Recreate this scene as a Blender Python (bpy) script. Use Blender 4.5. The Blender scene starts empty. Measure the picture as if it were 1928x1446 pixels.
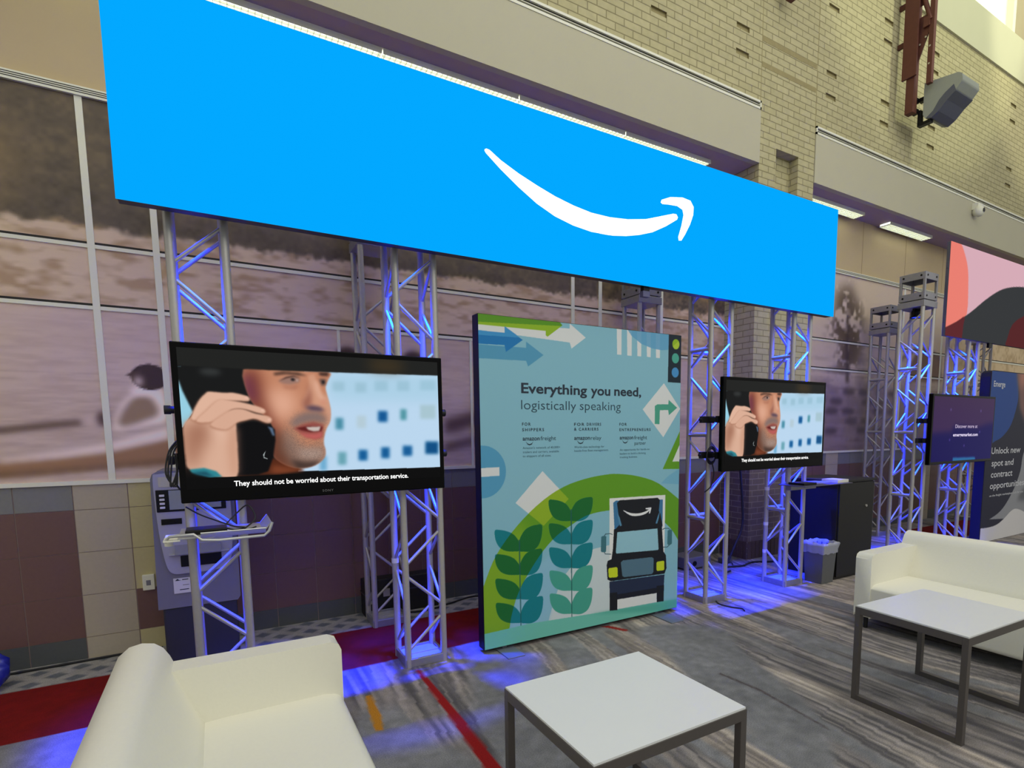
import bpy, bmesh, math, random
import numpy as np
from mathutils import Vector, Matrix
random.seed(7); rng = np.random.default_rng(11)
S = bpy.context.scene
C = S.collection
R = math.radians

# ------------------------------------------------------------------ camera, world, lights, exposure
cam_d = bpy.data.cameras.new('camera'); cam = bpy.data.objects.new('camera', cam_d); C.objects.link(cam); S.camera = cam
FPX, CX, CY, YAW, PITCH, ROLL, H = [1054.13876,1049.39858,923.00685,0.54434,-0.10626,-0.00615,1.65037]
cam_d.sensor_width = 36; cam_d.sensor_fit = 'HORIZONTAL'; cam_d.lens = FPX/1928*36
cam_d.shift_x = (964-CX)/1928; cam_d.shift_y = (CY-723)/1928
cam_d.clip_start = 0.05; cam_d.clip_end = 100
fw = Vector((math.sin(YAW)*math.cos(PITCH), math.cos(YAW)*math.cos(PITCH), math.sin(PITCH)))
r0 = Vector((math.cos(YAW), -math.sin(YAW), 0)); u0 = r0.cross(fw)
rt = math.cos(ROLL)*r0+math.sin(ROLL)*u0; up = -math.sin(ROLL)*r0+math.cos(ROLL)*u0
cam.matrix_world = Matrix(((rt.x, up.x, -fw.x, 0), (rt.y, up.y, -fw.y, 0), (rt.z, up.z, -fw.z, H), (0, 0, 0, 1)))

S.view_settings.view_transform = 'Standard'; S.view_settings.look = 'None'
S.view_settings.gamma = 1; S.view_settings.exposure = 0.0; S.view_settings.use_curve_mapping = False
W = bpy.data.worlds.new('hall_ambient'); S.world = W; W.use_nodes = True
bg = W.node_tree.nodes['Background']; bg.inputs[0].default_value = (1.0, 0.985, 0.93, 1); bg.inputs[1].default_value = 0.52

def lamp(name, typ, loc, energy, color=(1, 1, 1), rot=None, aim=None, **kw):
    d = bpy.data.lights.new(name, typ); d.energy = energy; d.color = color
    for k, v in kw.items(): setattr(d, k, v)
    o = bpy.data.objects.new(name, d); C.objects.link(o); o.location = loc
    if aim is not None: o.rotation_euler = (Vector(aim)-Vector(loc)).to_track_quat('-Z', 'Y').to_euler()
    elif rot is not None: o.rotation_euler = rot
    return o
# the hall's overhead lamps (above the frame), and daylight from the high glazing across the hall
lamp('hall_lamp', 'AREA', (3.5, 0.6, 8.6), 200, (1, .97, .88), rot=(0, 0, 0), shape='RECTANGLE', size=9, size_y=4)
lamp('hall_daylight', 'AREA', (5, -7, 7.5), 330, (.97, .98, .93), aim=(5, 4.7, 4.5), shape='RECTANGLE', size=14, size_y=4)

# ------------------------------------------------------------------ helpers
def lin(c):
    c = np.asarray(c, float)/255.0
    return np.where(c <= .04045, c/12.92, ((c+.055)/1.055)**2.4)
def rgba(c): v = lin(c); return (float(v[0]), float(v[1]), float(v[2]), 1)
MATS = {}
def mat(name, col, rough=.6, metal=0, var=0, scale=30, bump=0, emit=0, spec=.5, coat=0):
    m = bpy.data.materials.new(name); m.use_nodes = True; nt = m.node_tree; b = nt.nodes['Principled BSDF']
    b.inputs['Base Color'].default_value = rgba(col); b.inputs['Roughness'].default_value = rough; b.inputs['Metallic'].default_value = metal
    b.inputs['Specular IOR Level'].default_value = spec; b.inputs['Coat Weight'].default_value = coat
    if emit: b.inputs['Emission Color'].default_value = rgba(col); b.inputs['Emission Strength'].default_value = emit
    if var or bump:
        tc = nt.nodes.new('ShaderNodeTexCoord'); n = nt.nodes.new('ShaderNodeTexNoise'); n.inputs['Scale'].default_value = scale; n.inputs['Detail'].default_value = 4
        nt.links.new(tc.outputs['Object'], n.inputs['Vector'])
        if var:
            mx = nt.nodes.new('ShaderNodeMix'); mx.data_type = 'RGBA'; v = lin(col)
            mx.inputs[6].default_value = tuple(v*(1-var))+(1,); mx.inputs[7].default_value = tuple(np.minimum(v*(1+var), 1))+(1,)
            nt.links.new(n.outputs['Fac'], mx.inputs[0]); nt.links.new(mx.outputs[2], b.inputs['Base Color'])
        if bump:
            bp = nt.nodes.new('ShaderNodeBump'); bp.inputs['Strength'].default_value = bump; bp.inputs['Distance'].default_value = .004
            nt.links.new(n.outputs['Fac'], bp.inputs['Height']); nt.links.new(bp.outputs['Normal'], b.inputs['Normal'])
    MATS[name] = m
    return m
def mat_attr(name, emit=0, rough=.6, spec=.5):
    m = bpy.data.materials.new(name); m.use_nodes = True; nt = m.node_tree; b = nt.nodes['Principled BSDF']
    a = nt.nodes.new('ShaderNodeAttribute'); a.attribute_name = 'print'
    b.inputs['Roughness'].default_value = rough; b.inputs['Specular IOR Level'].default_value = spec
    if emit:
        b.inputs['Base Color'].default_value = (.002, .002, .002, 1); nt.links.new(a.outputs['Color'], b.inputs['Emission Color']); b.inputs['Emission Strength'].default_value = emit
    else: nt.links.new(a.outputs['Color'], b.inputs['Base Color'])
    return m

class MB:
    """collects shapes (world coordinates) and links them as one mesh"""
    def __init__(s): s.v = []; s.f = []; s.mi = []; s.sm = []
    def add(s, vs, fs, mi=0, smooth=False):
        n = len(s.v); s.v += [tuple(map(float, p)) for p in vs]
        for f in fs: s.f.append([n+i for i in f]); s.mi.append(mi); s.sm.append(smooth)
        return s
    def box(s, a, b, mi=0, M=None):
        (x0, y0, z0), (x1, y1, z1) = a, b
        vs = [(x, y, z) for z in (z0, z1) for y in (y0, y1) for x in (x0, x1)]
        if M is not None: vs = [tuple(M @ Vector(p)) for p in vs]
        return s.add(vs, [(0, 2, 3, 1), (4, 5, 7, 6), (0, 1, 5, 4), (2, 6, 7, 3), (0, 4, 6, 2), (1, 3, 7, 5)], mi)
    def tube(s, p, q, r, n=12, mi=0, r2=None, cap=True):
        p = Vector(p); q = Vector(q); d = (q-p).normalized(); a = d.orthogonal().normalized(); b = d.cross(a); r2 = r if r2 is None else r2
        vs = []
        for c, rr in ((p, r), (q, r2)):
            for i in range(n):
                t = 2*math.pi*i/n; vs.append(c+rr*(math.cos(t)*a+math.sin(t)*b))
        s.add(vs, [(i, (i+1) % n, n+(i+1) % n, n+i) for i in range(n)], mi, True)
        if cap: s.add(vs, [tuple(range(n-1, -1, -1)), tuple(range(n, 2*n))], mi)
        return s
    def path(s, pts, r, n=8, mi=0):
        pts = [Vector(p) for p in pts]; m = len(pts); vs = []; a = None
        for i, p in enumerate(pts):
            d = (pts[min(i+1, m-1)]-pts[max(i-1, 0)]).normalized()
            a = d.orthogonal().normalized() if a is None else (a-d*a.dot(d)).normalized()
            b = d.cross(a)
            for k in range(n): t = 2*math.pi*k/n; vs.append(p+r*(math.cos(t)*a+math.sin(t)*b))
        fs = [(i*n+k, i*n+(k+1) % n, (i+1)*n+(k+1) % n, (i+1)*n+k) for i in range(m-1) for k in range(n)]
        return s.add(vs, fs, mi, True)
    def prism(s, poly, d0, d1, axis='y', mi=0, smooth=False):
        """poly of (a,b); axis y: (x,z), axis x: (y,z), axis z: (x,y)"""
        def P(a, b, d): return {'y': (a, d, b), 'x': (d, a, b), 'z': (a, b, d)}[axis]
        n = len(poly); vs = [P(a, b, d0) for a, b in poly]+[P(a, b, d1) for a, b in poly]
        s.add(vs, [tuple(range(n)), tuple(range(2*n-1, n-1, -1))], mi)
        return s.add(vs, [(i, n+i, n+(i+1) % n, (i+1) % n) for i in range(n)], mi, smooth)
    def lathe(s, prof, c, n=24, mi=0, axis='z'):
        vs = []
        for r, h in prof:
            for k in range(n):
                t = 2*math.pi*k/n; x, y = r*math.cos(t), r*math.sin(t)
                vs.append((c[0]+x, c[1]+y, c[2]+h) if axis == 'z' else (c[0]+x, c[1]+h, c[2]+y) if axis == 'y' else (c[0]+h, c[1]+x, c[2]+y))
        return s.add(vs, [(i*n+k, i*n+(k+1) % n, (i+1)*n+(k+1) % n, (i+1)*n+k) for i in range(len(prof)-1) for k in range(n)], mi, True)
    def build(s, name, mats, parent=None, bevel=0, seg=2, smooth=False, recalc=True):
        me = bpy.data.meshes.new(name); off = Vector(parent_loc(parent)) if parent else Vector((0, 0, 0))
        me.from_pydata([(x-off.x, y-off.y, z-off.z) for x, y, z in s.v], [], s.f)
        for m in (mats if isinstance(mats, (list, tuple)) else [mats]): me.materials.append(m)
        me.polygons.foreach_set('material_index', s.mi); me.polygons.foreach_set('use_smooth', [bool(x or smooth) for x in s.sm])
        if recalc:
            bm = bmesh.new(); bm.from_mesh(me)
            bmesh.ops.recalc_face_normals(bm, faces=bm.faces); bm.to_mesh(me); bm.free()
        me.update()
        o = bpy.data.objects.new(name, me); C.objects.link(o)
        if parent: o.parent = parent
        if bevel:
            b = o.modifiers.new('edge', 'BEVEL'); b.width = bevel; b.segments = seg; b.limit_method = 'ANGLE'; b.angle_limit = R(40); b.harden_normals = False
        return o
def parent_loc(p):
    v = Vector(p.location)
    while p.parent: p = p.parent; v = v+p.location
    return v
def tag(o, label, cat, group=None, kind=None):
    o['label'] = label; o['category'] = cat
    if group: o['group'] = group
    if kind: o['kind'] = kind
    return o
def thing(name, label, cat, loc, group=None):
    o = bpy.data.objects.new(name, None); o.empty_display_size = .1; C.objects.link(o); o.location = loc
    return tag(o, label, cat, group)
def struct(o): o['kind'] = 'structure'; return o
def copy_tree(o, parent=None):
    c = o.copy(); C.objects.link(c)
    if parent: c.parent = parent
    for ch in list(o.children): copy_tree(ch, c)
    return c
def spline(pts, k=6, closed=True):
    """catmull-rom through 2-D or 3-D points"""
    p = [np.array(q, float) for q in pts]; n = len(p); out = []
    for i in range(n if closed else n-1):
        g = (lambda j: p[j % n]) if closed else (lambda j: p[min(max(j, 0), n-1)])
        a, b, c, d = g(i-1), g(i), g(i+1), g(i+2)
        for t in np.arange(k)/k:
            out.append(tuple(.5*(2*b+(c-a)*t+(2*a-5*b+4*c-d)*t*t+(3*b-a-3*c+d)*t**3)))
    if not closed: out.append(tuple(p[-1]))
    return out

class Canvas:
    """a flat print or screen picture: colours held per vertex of a fine grid"""
    def __init__(s, x0, x1, z0, z1, res, col):
        s.x0, s.z0 = x0, z0; s.w = int(round((x1-x0)/res))+1; s.h = int(round((z1-z0)/res))+1
        s.dx = (x1-x0)/(s.w-1); s.dz = (z1-z0)/(s.h-1); s.x1, s.z1 = x1, z1
        s.a = np.empty((s.h, s.w, 3)); s.a[:] = np.array(col, float)/255
    def mask(s, poly, blur=0):
        m = np.zeros((s.h, s.w)); p = np.array(poly, float); gx = (p[:, 0]-s.x0)/s.dx; gz = (p[:, 1]-s.z0)/s.dz
        i0, i1 = max(int(gx.min())-1, 0), min(int(gx.max())+3, s.w); j0, j1 = max(int(gz.min())-1, 0), min(int(gz.max())+3, s.h)
        if i1 <= i0 or j1 <= j0: return m
        acc = np.zeros((j1-j0, i1-i0)); nx, nz = np.roll(gx, -1), np.roll(gz, -1)
        for ox in (-.25, .25):
            for oz in (-.25, .25):
                X = (np.arange(i0, i1)+ox)[None, :]; Zc = (np.arange(j0, j1)+oz)[:, None]; ins = np.zeros(acc.shape, bool)
                for a, b, c, d in zip(gx, gz, nx, nz):
                    if b == d: continue
                    cond = (b > Zc) != (d > Zc)
                    ins ^= cond & (X < (c-a)*(Zc-b)/(d-b)+a)
                acc += ins
        m[j0:j1, i0:i1] = acc/4
        return s.soft(m, blur)
    def soft(s, m, b):
        b = int(round(b/s.dx))
        if b < 1: return m
        for ax in (0, 1):
            for _ in range(3):
                q = np.pad(m, [(b+1, b) if k == ax else (0, 0) for k in (0, 1)], mode='edge'); cs = np.cumsum(q, ax); n = m.shape[ax]
                m = (np.take(cs, range(2*b+1, 2*b+1+n), ax)-np.take(cs, range(0, n), ax))/(2*b+1)
        return m
    def put(s, m, col, alpha=1, mode='mix'):
        m = (m*alpha)[..., None]; col = np.array(col, float)/255
        t = s.a*col if mode == 'mul' else np.broadcast_to(col, s.a.shape)
        s.a = s.a*(1-m)+t*m
    def poly(s, pts, col, blur=0, alpha=1, mode='mix', curve=0):
        s.put(s.mask(spline(pts, curve) if curve else pts, blur), col, alpha, mode)
    def ell(s, cx, cz, rx, rz, col, blur=0, alpha=1, mode='mix'):
        s.poly([(cx+rx*math.cos(t), cz+rz*math.sin(t)) for t in np.linspace(0, 2*math.pi, 40)[:-1]], col, blur, alpha, mode)
    def noise(s, lx, lz, seed):
        g = np.random.default_rng(seed); nx, nz = int(s.w*s.dx/lx)+3, int(s.h*s.dz/lz)+3; G = g.random((nz, nx))
        u = np.arange(s.w)*s.dx/lx; v = np.arange(s.h)*s.dz/lz; i = u.astype(int); j = v.astype(int); fu = u-i; fv = v-j
        fu = fu*fu*(3-2*fu); fv = (fv*fv*(3-2*fv))[:, None]
        return (G[j][:, i]*(1-fu)+G[j][:, i+1]*fu)*(1-fv)+(G[j+1][:, i]*(1-fu)+G[j+1][:, i+1]*fu)*fv
    def build(s, name, m, y, parent=None, plane='xz'):
        me = bpy.data.meshes.new(name); off = parent_loc(parent) if parent else Vector((0, 0, 0))
        X, Zc = np.meshgrid(s.x0+np.arange(s.w)*s.dx, s.z0+np.arange(s.h)*s.dz); n = s.w*s.h; co = np.empty((n, 3))
        co[:, 0] = X.ravel()-off.x
        if plane == 'xz': co[:, 1] = y-off.y; co[:, 2] = Zc.ravel()-off.z
        else: co[:, 1] = Zc.ravel()-off.y; co[:, 2] = y-off.z
        idx = np.arange(n).reshape(s.h, s.w); q = np.stack([idx[:-1, :-1], idx[:-1, 1:], idx[1:, 1:], idx[1:, :-1]], -1).reshape(-1, 4); nf = len(q)
        me.vertices.add(n); me.vertices.foreach_set('co', co.ravel()); me.loops.add(nf*4); me.loops.foreach_set('vertex_index', q.ravel().astype(np.int32))
        me.polygons.add(nf); me.polygons.foreach_set('loop_start', np.arange(0, nf*4, 4, dtype=np.int32)); me.update(calc_edges=True)
        a = me.color_attributes.new('print', 'FLOAT_COLOR', 'POINT'); col = np.ones((n, 4)); col[:, :3] = lin(np.clip(s.a, 0, 1).reshape(-1, 3)*255)
        a.data.foreach_set('color', col.ravel().astype(np.float32)); me.materials.append(m)
        o = bpy.data.objects.new(name, me); C.objects.link(o)
        if parent: o.parent = parent
        return o

def text(name, s, x0, x1, zb, zt, y, m, parent, bold=0, spacing=1.0):
    """lettering fitted between x0..x1, baseline zb, capital height up to zt, facing -y"""
    cu = bpy.data.curves.new(name, 'FONT'); cu.body = s; cu.size = 1; cu.offset = bold; cu.space_character = spacing; cu.resolution_u = 3
    t = bpy.data.objects.new(name, cu); C.objects.link(t); bpy.context.view_layer.update()
    me = bpy.data.meshes.new_from_object(t.evaluated_get(bpy.context.evaluated_depsgraph_get())); bpy.data.objects.remove(t)
    n = len(me.vertices); co = np.empty(n*3); me.vertices.foreach_get('co', co); co = co.reshape(-1, 3)
    a, b = co[:, 0].min(), co[:, 0].max(); off = parent_loc(parent)
    out = np.empty_like(co); out[:, 0] = x0+(co[:, 0]-a)/(b-a)*(x1-x0)-off.x; out[:, 1] = y-off.y; out[:, 2] = zb+co[:, 1]/.70*(zt-zb)-off.z
    me.vertices.foreach_set('co', out.ravel()); me.materials.clear(); me.materials.append(m); me.update()
    o = bpy.data.objects.new(name, me); C.objects.link(o); o.parent = parent
    return o

# ------------------------------------------------------------------ materials of the setting
def brick_mat(name, a, b, mortar, la, lb, lm):
    m = bpy.data.materials.new(name); m.use_nodes = True; nt = m.node_tree; L = nt.links.new; N = nt.nodes.new; p = nt.nodes['Principled BSDF']
    g = N('ShaderNodeNewGeometry'); sp = N('ShaderNodeSeparateXYZ'); L(g.outputs['Position'], sp.inputs[0])
    ad = N('ShaderNodeMath'); ad.operation = 'ADD'; L(sp.outputs[0], ad.inputs[0]); L(sp.outputs[1], ad.inputs[1])
    cb = N('ShaderNodeCombineXYZ'); L(ad.outputs[0], cb.inputs[0]); L(sp.outputs[2], cb.inputs[1])
    def brick(c1, c2, mo):
        t = N('ShaderNodeTexBrick'); t.inputs['Scale'].default_value = 1; t.inputs['Brick Width'].default_value = .218; t.inputs['Row Height'].default_value = .0735
        t.inputs['Mortar Size'].default_value = .006; t.inputs['Mortar Smooth'].default_value = .3; t.inputs['Bias'].default_value = 0
        t.inputs['Color1'].default_value = rgba(c1); t.inputs['Color2'].default_value = rgba(c2); t.inputs['Mortar'].default_value = rgba(mo); L(cb.outputs[0], t.inputs['Vector']); return t
    t1 = brick(a, b, mortar); t2 = brick(la, lb, lm)
    gt = N('ShaderNodeMath'); gt.operation = 'GREATER_THAN'; gt.inputs[1].default_value = 1.27; L(sp.outputs[2], gt.inputs[0])
    mx = N('ShaderNodeMix'); mx.data_type = 'RGBA'; L(gt.outputs[0], mx.inputs[0]); L(t2.outputs['Color'], mx.inputs[6]); L(t1.outputs['Color'], mx.inputs[7])
    ns = N('ShaderNodeTexNoise'); ns.inputs['Scale'].default_value = 14; ns.inputs['Detail'].default_value = 6; L(g.outputs['Position'], ns.inputs['Vector'])
    mr = N('ShaderNodeMapRange'); mr.inputs['To Min'].default_value = .82; mr.inputs['To Max'].default_value = 1.15; L(ns.outputs['Fac'], mr.inputs['Value'])
    ml = N('ShaderNodeMix'); ml.data_type = 'RGBA'; ml.blend_type = 'MULTIPLY'; ml.inputs[0].default_value = 1; L(mx.outputs[2], ml.inputs[6]); L(mr.outputs[0], ml.inputs[7])
    L(ml.outputs[2], p.inputs['Base Color']); p.inputs['Roughness'].default_value = .85
    bp = N('ShaderNodeBump'); bp.inputs['Strength'].default_value = .5; bp.inputs['Distance'].default_value = .006; bp.invert = True; L(t1.outputs['Fac'], bp.inputs['Height']); L(bp.outputs['Normal'], p.inputs['Normal'])
    return m
M_brick = brick_mat('brick', (186, 179, 138), (178, 171, 130), (136, 129, 94), (110, 96, 92), (102, 90, 86), (140, 128, 120))
M_hole = mat('brick_hole', (150, 140, 98), .9, var=.15, scale=20)
M_fascia = mat('fascia_paint', (186, 182, 156), .7, var=.03, scale=3)
M_soffit = mat('soffit_paint', (172, 154, 156), .75, var=.05, scale=5)
M_panel = mat('upper_panel', (192, 172, 132), .6, var=.05, scale=2)
M_white = mat('white_trim', (230, 230, 210), .5, var=.03, scale=6)
M_slot = mat('dark_slot', (38, 36, 34), .8, var=.1, scale=10)
M_cream = mat('cream_band', (200, 200, 168), .7, var=.03, scale=3)
M_t_brown = mat('tile_brown', (110, 80, 74), .45, var=.08, scale=40)
M_t_grey = mat('tile_grey', (124, 124, 120), .45, var=.08, scale=40)
M_t_dark = mat('tile_dark', (82, 85, 84), .45, var=.08, scale=40)
M_t_beige = mat('tile_beige', (178, 167, 142), .45, var=.06, scale=40)
M_t_yellow = mat('tile_yellow', (190, 179, 132), .45, var=.06, scale=40)
M_grout = mat('grout', (140, 122, 116), .9, var=.1, scale=30)

# ------------------------------------------------------------------ floor
fl = Canvas(-3.2, 13.0, .4, 5.2, .014, (97, 95, 93))
warp = ((fl.noise(2.2, 1.9, 3)-.5)*.9+(fl.noise(.6, .8, 4)-.5)*.10)/fl.dx
ix = np.clip(np.arange(fl.w)[None, :]+warp, 0, fl.w-1).astype(int)
st = np.take_along_axis(.5*fl.noise(.018, .35, 5)+.3*fl.noise(.035, .6, 7)+.2*fl.noise(.09, 1.2, 6), ix, 1)
zone = np.take_along_axis(.55*fl.noise(.36, 1.9, 8)+.45*fl.noise(.14, 1.3, 9), ix, 1)
zm = np.clip((zone-.40)/.06, 0, 1); zb = np.clip((np.take_along_axis(.6*fl.noise(.2, 1.4, 12)+.4*fl.noise(.09, .9, 13), ix, 1)-.56)/.08, 0, 1)
k = np.clip((st-.28)/.44, 0, 1)[..., None]
dark, light = np.array((70, 68, 69))/255, np.array((128, 122, 117))/255
streak = dark*(1-k)+light*k
beige = np.array((96, 90, 86))/255*(1-k)+np.array((152, 143, 132))/255*k
smooth_g = (np.array((101, 101, 102))/255)*(1+.12*(fl.noise(.05, .05, 21)-.5)[..., None]+.16*(fl.noise(.6, .6, 22)-.5)[..., None])
a = smooth_g*(1-zm[..., None])+streak*zm[..., None]
bz = (zb*zm)[..., None]; fl.a = a*(1-bz)+beige*bz
patch = fl.mask(spline([(2.95, 3.55), (3.5, 3.2), (3.25, 2.7), (2.9, 1.9), (2.4, 1.5), (2.5, 2.3), (2.75, 3.0)], 5), .02)
fl.a = fl.a*(1-patch[..., None])+smooth_g*patch[..., None]
for pts in ([(2.84, 2.56), (2.87, 2.25), (2.80, 1.73), (2.79, 1.73), (2.85, 2.25), (2.82, 2.56)],):
    fl.poly(pts, (58, 50, 50), 0, .8)
fl.a = np.clip(fl.a*1.22, 0, 1)
fl.poly(spline([(-3.2, 3.92), (1.6, 3.98), (2.9, 4.0), (2.9, 4.76), (-3.2, 4.76)], 1), (116, 20, 18))
fl.poly([(9.6, 4.0), (13, 4.0), (13, 4.76), (9.2, 4.76)], (116, 20, 18))
X_, Y_ = np.meshgrid(fl.x0+np.arange(fl.w)*fl.dx, fl.z0+np.arange(fl.h)*fl.dz)
dz = fl.mask([(-3.2, 4.765), (2.9, 4.765), (2.9, 5.3), (-3.2, 5.3)])
def dia(u, v): return np.abs(u-np.floor(u)-.5)+np.abs(v-np.floor(v)-.5)
pat = np.minimum(dia(X_/.23, Y_/.21), dia(X_/.23+.5, Y_/.21+.5))
dc = np.where(pat[..., None] < .24, np.array((104, 108, 112))/255, np.array((160, 157, 150))/255)
dc = np.where(((pat > .24) & (pat < .30))[..., None], np.array((132, 132, 130))/255, dc)
fl.a = fl.a*(1-dz[..., None])+dc*dz[..., None]
fl.a *= (1+.10*(fl.noise(.03, .03, 31)-.5)+.10*(fl.noise(.1, .1, 32)-.5))[..., None]
fl.poly([(1.085, 3.72), (1.115, 3.70), (1.12, 3.0), (1.10, 2.2), (1.08, 1.2), (.98, 1.2), (1.02, 2.2), (1.06, 3.0)], (140, 26, 26))
fl.poly([(.70, 3.50), (.735, 3.50), (.725, 3.2), (.695, 3.03), (.655, 3.05), (.675, 3.3)], (176, 120, 36))
fl.poly([(2.68, 3.74), (2.75, 3.72), (2.83, 3.55), (2.79, 3.53)], (140, 40, 34))
M_floor = mat_attr('carpet', rough=.95, spec=.15)
nt = M_floor.node_tree; p_ = nt.nodes['Principled BSDF']; at = nt.nodes['Attribute']
g_ = nt.nodes.new('ShaderNodeNewGeometry'); n_ = nt.nodes.new('ShaderNodeTexNoise'); n_.inputs['Scale'].default_value = 170; n_.inputs['Detail'].default_value = 3
r_ = nt.nodes.new('ShaderNodeMapRange'); r_.inputs['From Min'].default_value = .3; r_.inputs['From Max'].default_value = .7; r_.inputs['To Min'].default_value = .72; r_.inputs['To Max'].default_value = 1.26
x_ = nt.nodes.new('ShaderNodeMix'); x_.data_type = 'RGBA'; x_.blend_type = 'MULTIPLY'; x_.inputs[0].default_value = 1
nt.links.new(g_.outputs['Position'], n_.inputs['Vector']); nt.links.new(n_.outputs['Fac'], r_.inputs['Value']); nt.links.new(at.outputs['Color'], x_.inputs[6]); nt.links.new(r_.outputs[0], x_.inputs[7]); nt.links.new(x_.outputs[2], p_.inputs['Base Color'])
struct(fl.build('floor', M_floor, 0, None, 'xy'))
struct(MB().box((-8, -6, -.05), (24, 5.2, -.002)).build('floor', mat('carpet_apron', (97, 95, 93), .95, var=.2, scale=60)))

# ------------------------------------------------------------------ back wall
def wall_cells(mb, x0, x1, z0, z1, y, holes, depth, mi_in=1):
    xs = sorted({x0, x1, *[h[0] for h in holes], *[h[1] for h in holes]}); zs = sorted({z0, z1, *[h[2] for h in holes], *[h[3] for h in holes]})
    for a, b in zip(xs, xs[1:]):
        for c, d in zip(zs, zs[1:]):
            if not any(h[0] <= (a+b)/2 <= h[1] and h[2] <= (c+d)/2 <= h[3] for h in holes):
                mb.add([(a, y, c), (b, y, c), (b, y, d), (a, y, d)], [(0, 1, 2, 3)])
    for a, b, c, d in holes:
        e = y+depth
        mb.add([(a, y, c), (b, y, c), (b, y, d), (a, y, d), (a, e, c), (b, e, c), (b, e, d), (a, e, d)], [(4, 5, 6, 7), (0, 1, 5, 4), (3, 7, 6, 2), (0, 4, 7, 3), (1, 2, 6, 5)], mi_in)
YP, YW = 4.73, 5.2
holes = []
for x in (2.75, 4.0, 5.24, 6.89, 8.12, 9.38, 12.03, 13.3):
    for z in (5.848, 6.12, 6.90, 7.16): holes.append((x, x+.212, z, z+.058))
w = MB(); wall_cells(w, -4, 22, 5.45, 7.6, YP, holes, .022)
for z in (5.842, 6.116): w.box((5.68, YP-.002, z), (6.69, YP+.01, z+.056), 1)
for x in (5.672, 6.705): w.box((x-.004, YP-.0015, 5.45), (x+.004, YP+.01, 7.6), 1)
struct(w.build('wall_back', [M_brick, M_hole], recalc=False))
w = MB(); wall_cells(w, 5.675, 6.71, 0, 5.45, YP, [(5.975, 6.395, 3.3, 5.01)], .13, 0)
w.add([(5.675, YP, 0), (5.675, YW, 0), (5.675, YW, 5.45), (5.675, YP, 5.45)], [(0, 3, 2, 1)]); w.add([(6.71, YP, 0), (6.71, YW, 0), (6.71, YW, 5.45), (6.71, YP, 5.45)], [(0, 1, 2, 3)])
# lighter sill course and the standing bricks at the pier foot
w.box((5.66, YP-.015, 1.22), (6.725, YW-.002, 1.29), 1)
for i in range(14): w.box((5.679+i*.0735, YP-.006, .01), (5.743+i*.0735, YP+.01, .23), 2)
for i in range(6): w.box((5.669, 4.745+i*.0735, .01), (5.68, 4.808+i*.0735, .23), 2)
struct(w.build('wall_back', [M_brick, mat('pier_sill', (150, 146, 138), .7, var=.08), mat('foot_brick', (84, 68, 66), .85, var=.2, scale=12)], recalc=False))
# bays: tiled wainscot
for (bx0, bx1) in ((-4, 5.67), (6.715, 22)):
    w = MB().box((bx0, YW, 0), (bx1, YW+.1, 1.285), 0)
    n0 = math.floor((bx0+.905)/.316)-1; rows = [(0, .158), (.162, .474), (.478, .790), (.794, 1.10), (1.104, 1.285)]
    for i in range(n0, int((bx1+.905)/.316)+1):
        a, b = -.905+.316*i+.003, -.905+.316*(i+1)-.003; a = max(a, bx0); b = min(b, bx1)
        if b-a < .02: continue
        for j, (c, d) in enumerate(rows):
            if i == 0: m_ = 4
            elif i == 1: m_ = 1 if j == 1 else 5
            elif i == 2: m_ = 1 if j in (1, 3) else 5
            elif bx0 > 5 and i % 9 == 1: m_ = 4
            else: m_ = 3 if j == 0 else 2 if j == 4 else 1
            w.box((a, YW-.004, c), (b, YW+.01, d), m_)
    struct(w.build('wall_back', [M_grout, M_t_brown, M_t_grey, M_t_dark, M_t_beige, M_t_yellow]))

# printed mural of rowers on a river, left bay
mu = Canvas(-4, 5.67, 1.30, 3.945, .0125, (186, 165, 151))
rip = .5*mu.noise(.14, .018, 41)+.3*mu.noise(.35, .03, 42)+.2*mu.noise(.05, .0125, 40); big = .45*mu.noise(.13, .045, 43)+.3*mu.noise(.06, .022, 44)+.25*mu.noise(.3, .09, 39)
zz = np.linspace(mu.z0, mu.z1, mu.h)[:, None]+0*rip
def sm(a, b, t): q = np.clip((t-a)/(b-a), 0, 1); return q*q*(3-2*q)
mu.put(np.clip((rip-.35)*1.6, 0, 1)*(.5-.15*sm(1.9, 2.5, zz)), (146, 122, 108))
bnd = sm(2.45, 2.62, zz)*(1-sm(3.12, 3.3, zz))
mu.put(bnd*.7, (192, 170, 140)); mu.put(bnd*np.clip((big-.44)*4, 0, 1)*.6, (136, 108, 76))
edge = 3.09+.08*(mu.noise(.4, .4, 45)-.5)+.04*(mu.noise(.1, .1, 46)-.5)+.03*(mu.noise(.03, .03, 38)-.5)
tree = sm(-.02, .03, zz-edge); lv = .35*mu.noise(.3, .25, 47)+.35*mu.noise(.07, .06, 48)+.3*mu.noise(.028, .026, 49)
mu.put(tree, (84, 74, 60)); mu.put(tree*np.clip((lv-.5)*4, 0, 1)*.45, (116, 100, 74)); mu.put(tree*np.clip((.46-lv)*4, 0, 1)*.5, (58, 51, 43))
mu.ell(-1.15, 3.45, .13, .3, (140, 118, 80), .1, .6)
brown = mu.mask([(3.9, 2.7), (5.67, 2.7), (5.67, 3.95), (3.6, 3.95)], .25); mu.put(brown*np.clip((lv-.3)*1.5, 0, 1)*.8, (150, 122, 82))
mu.put(sm(2.3, 1.6, zz)*.0, (170, 150, 140))
B7 = lambda z, pts: pts
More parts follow.
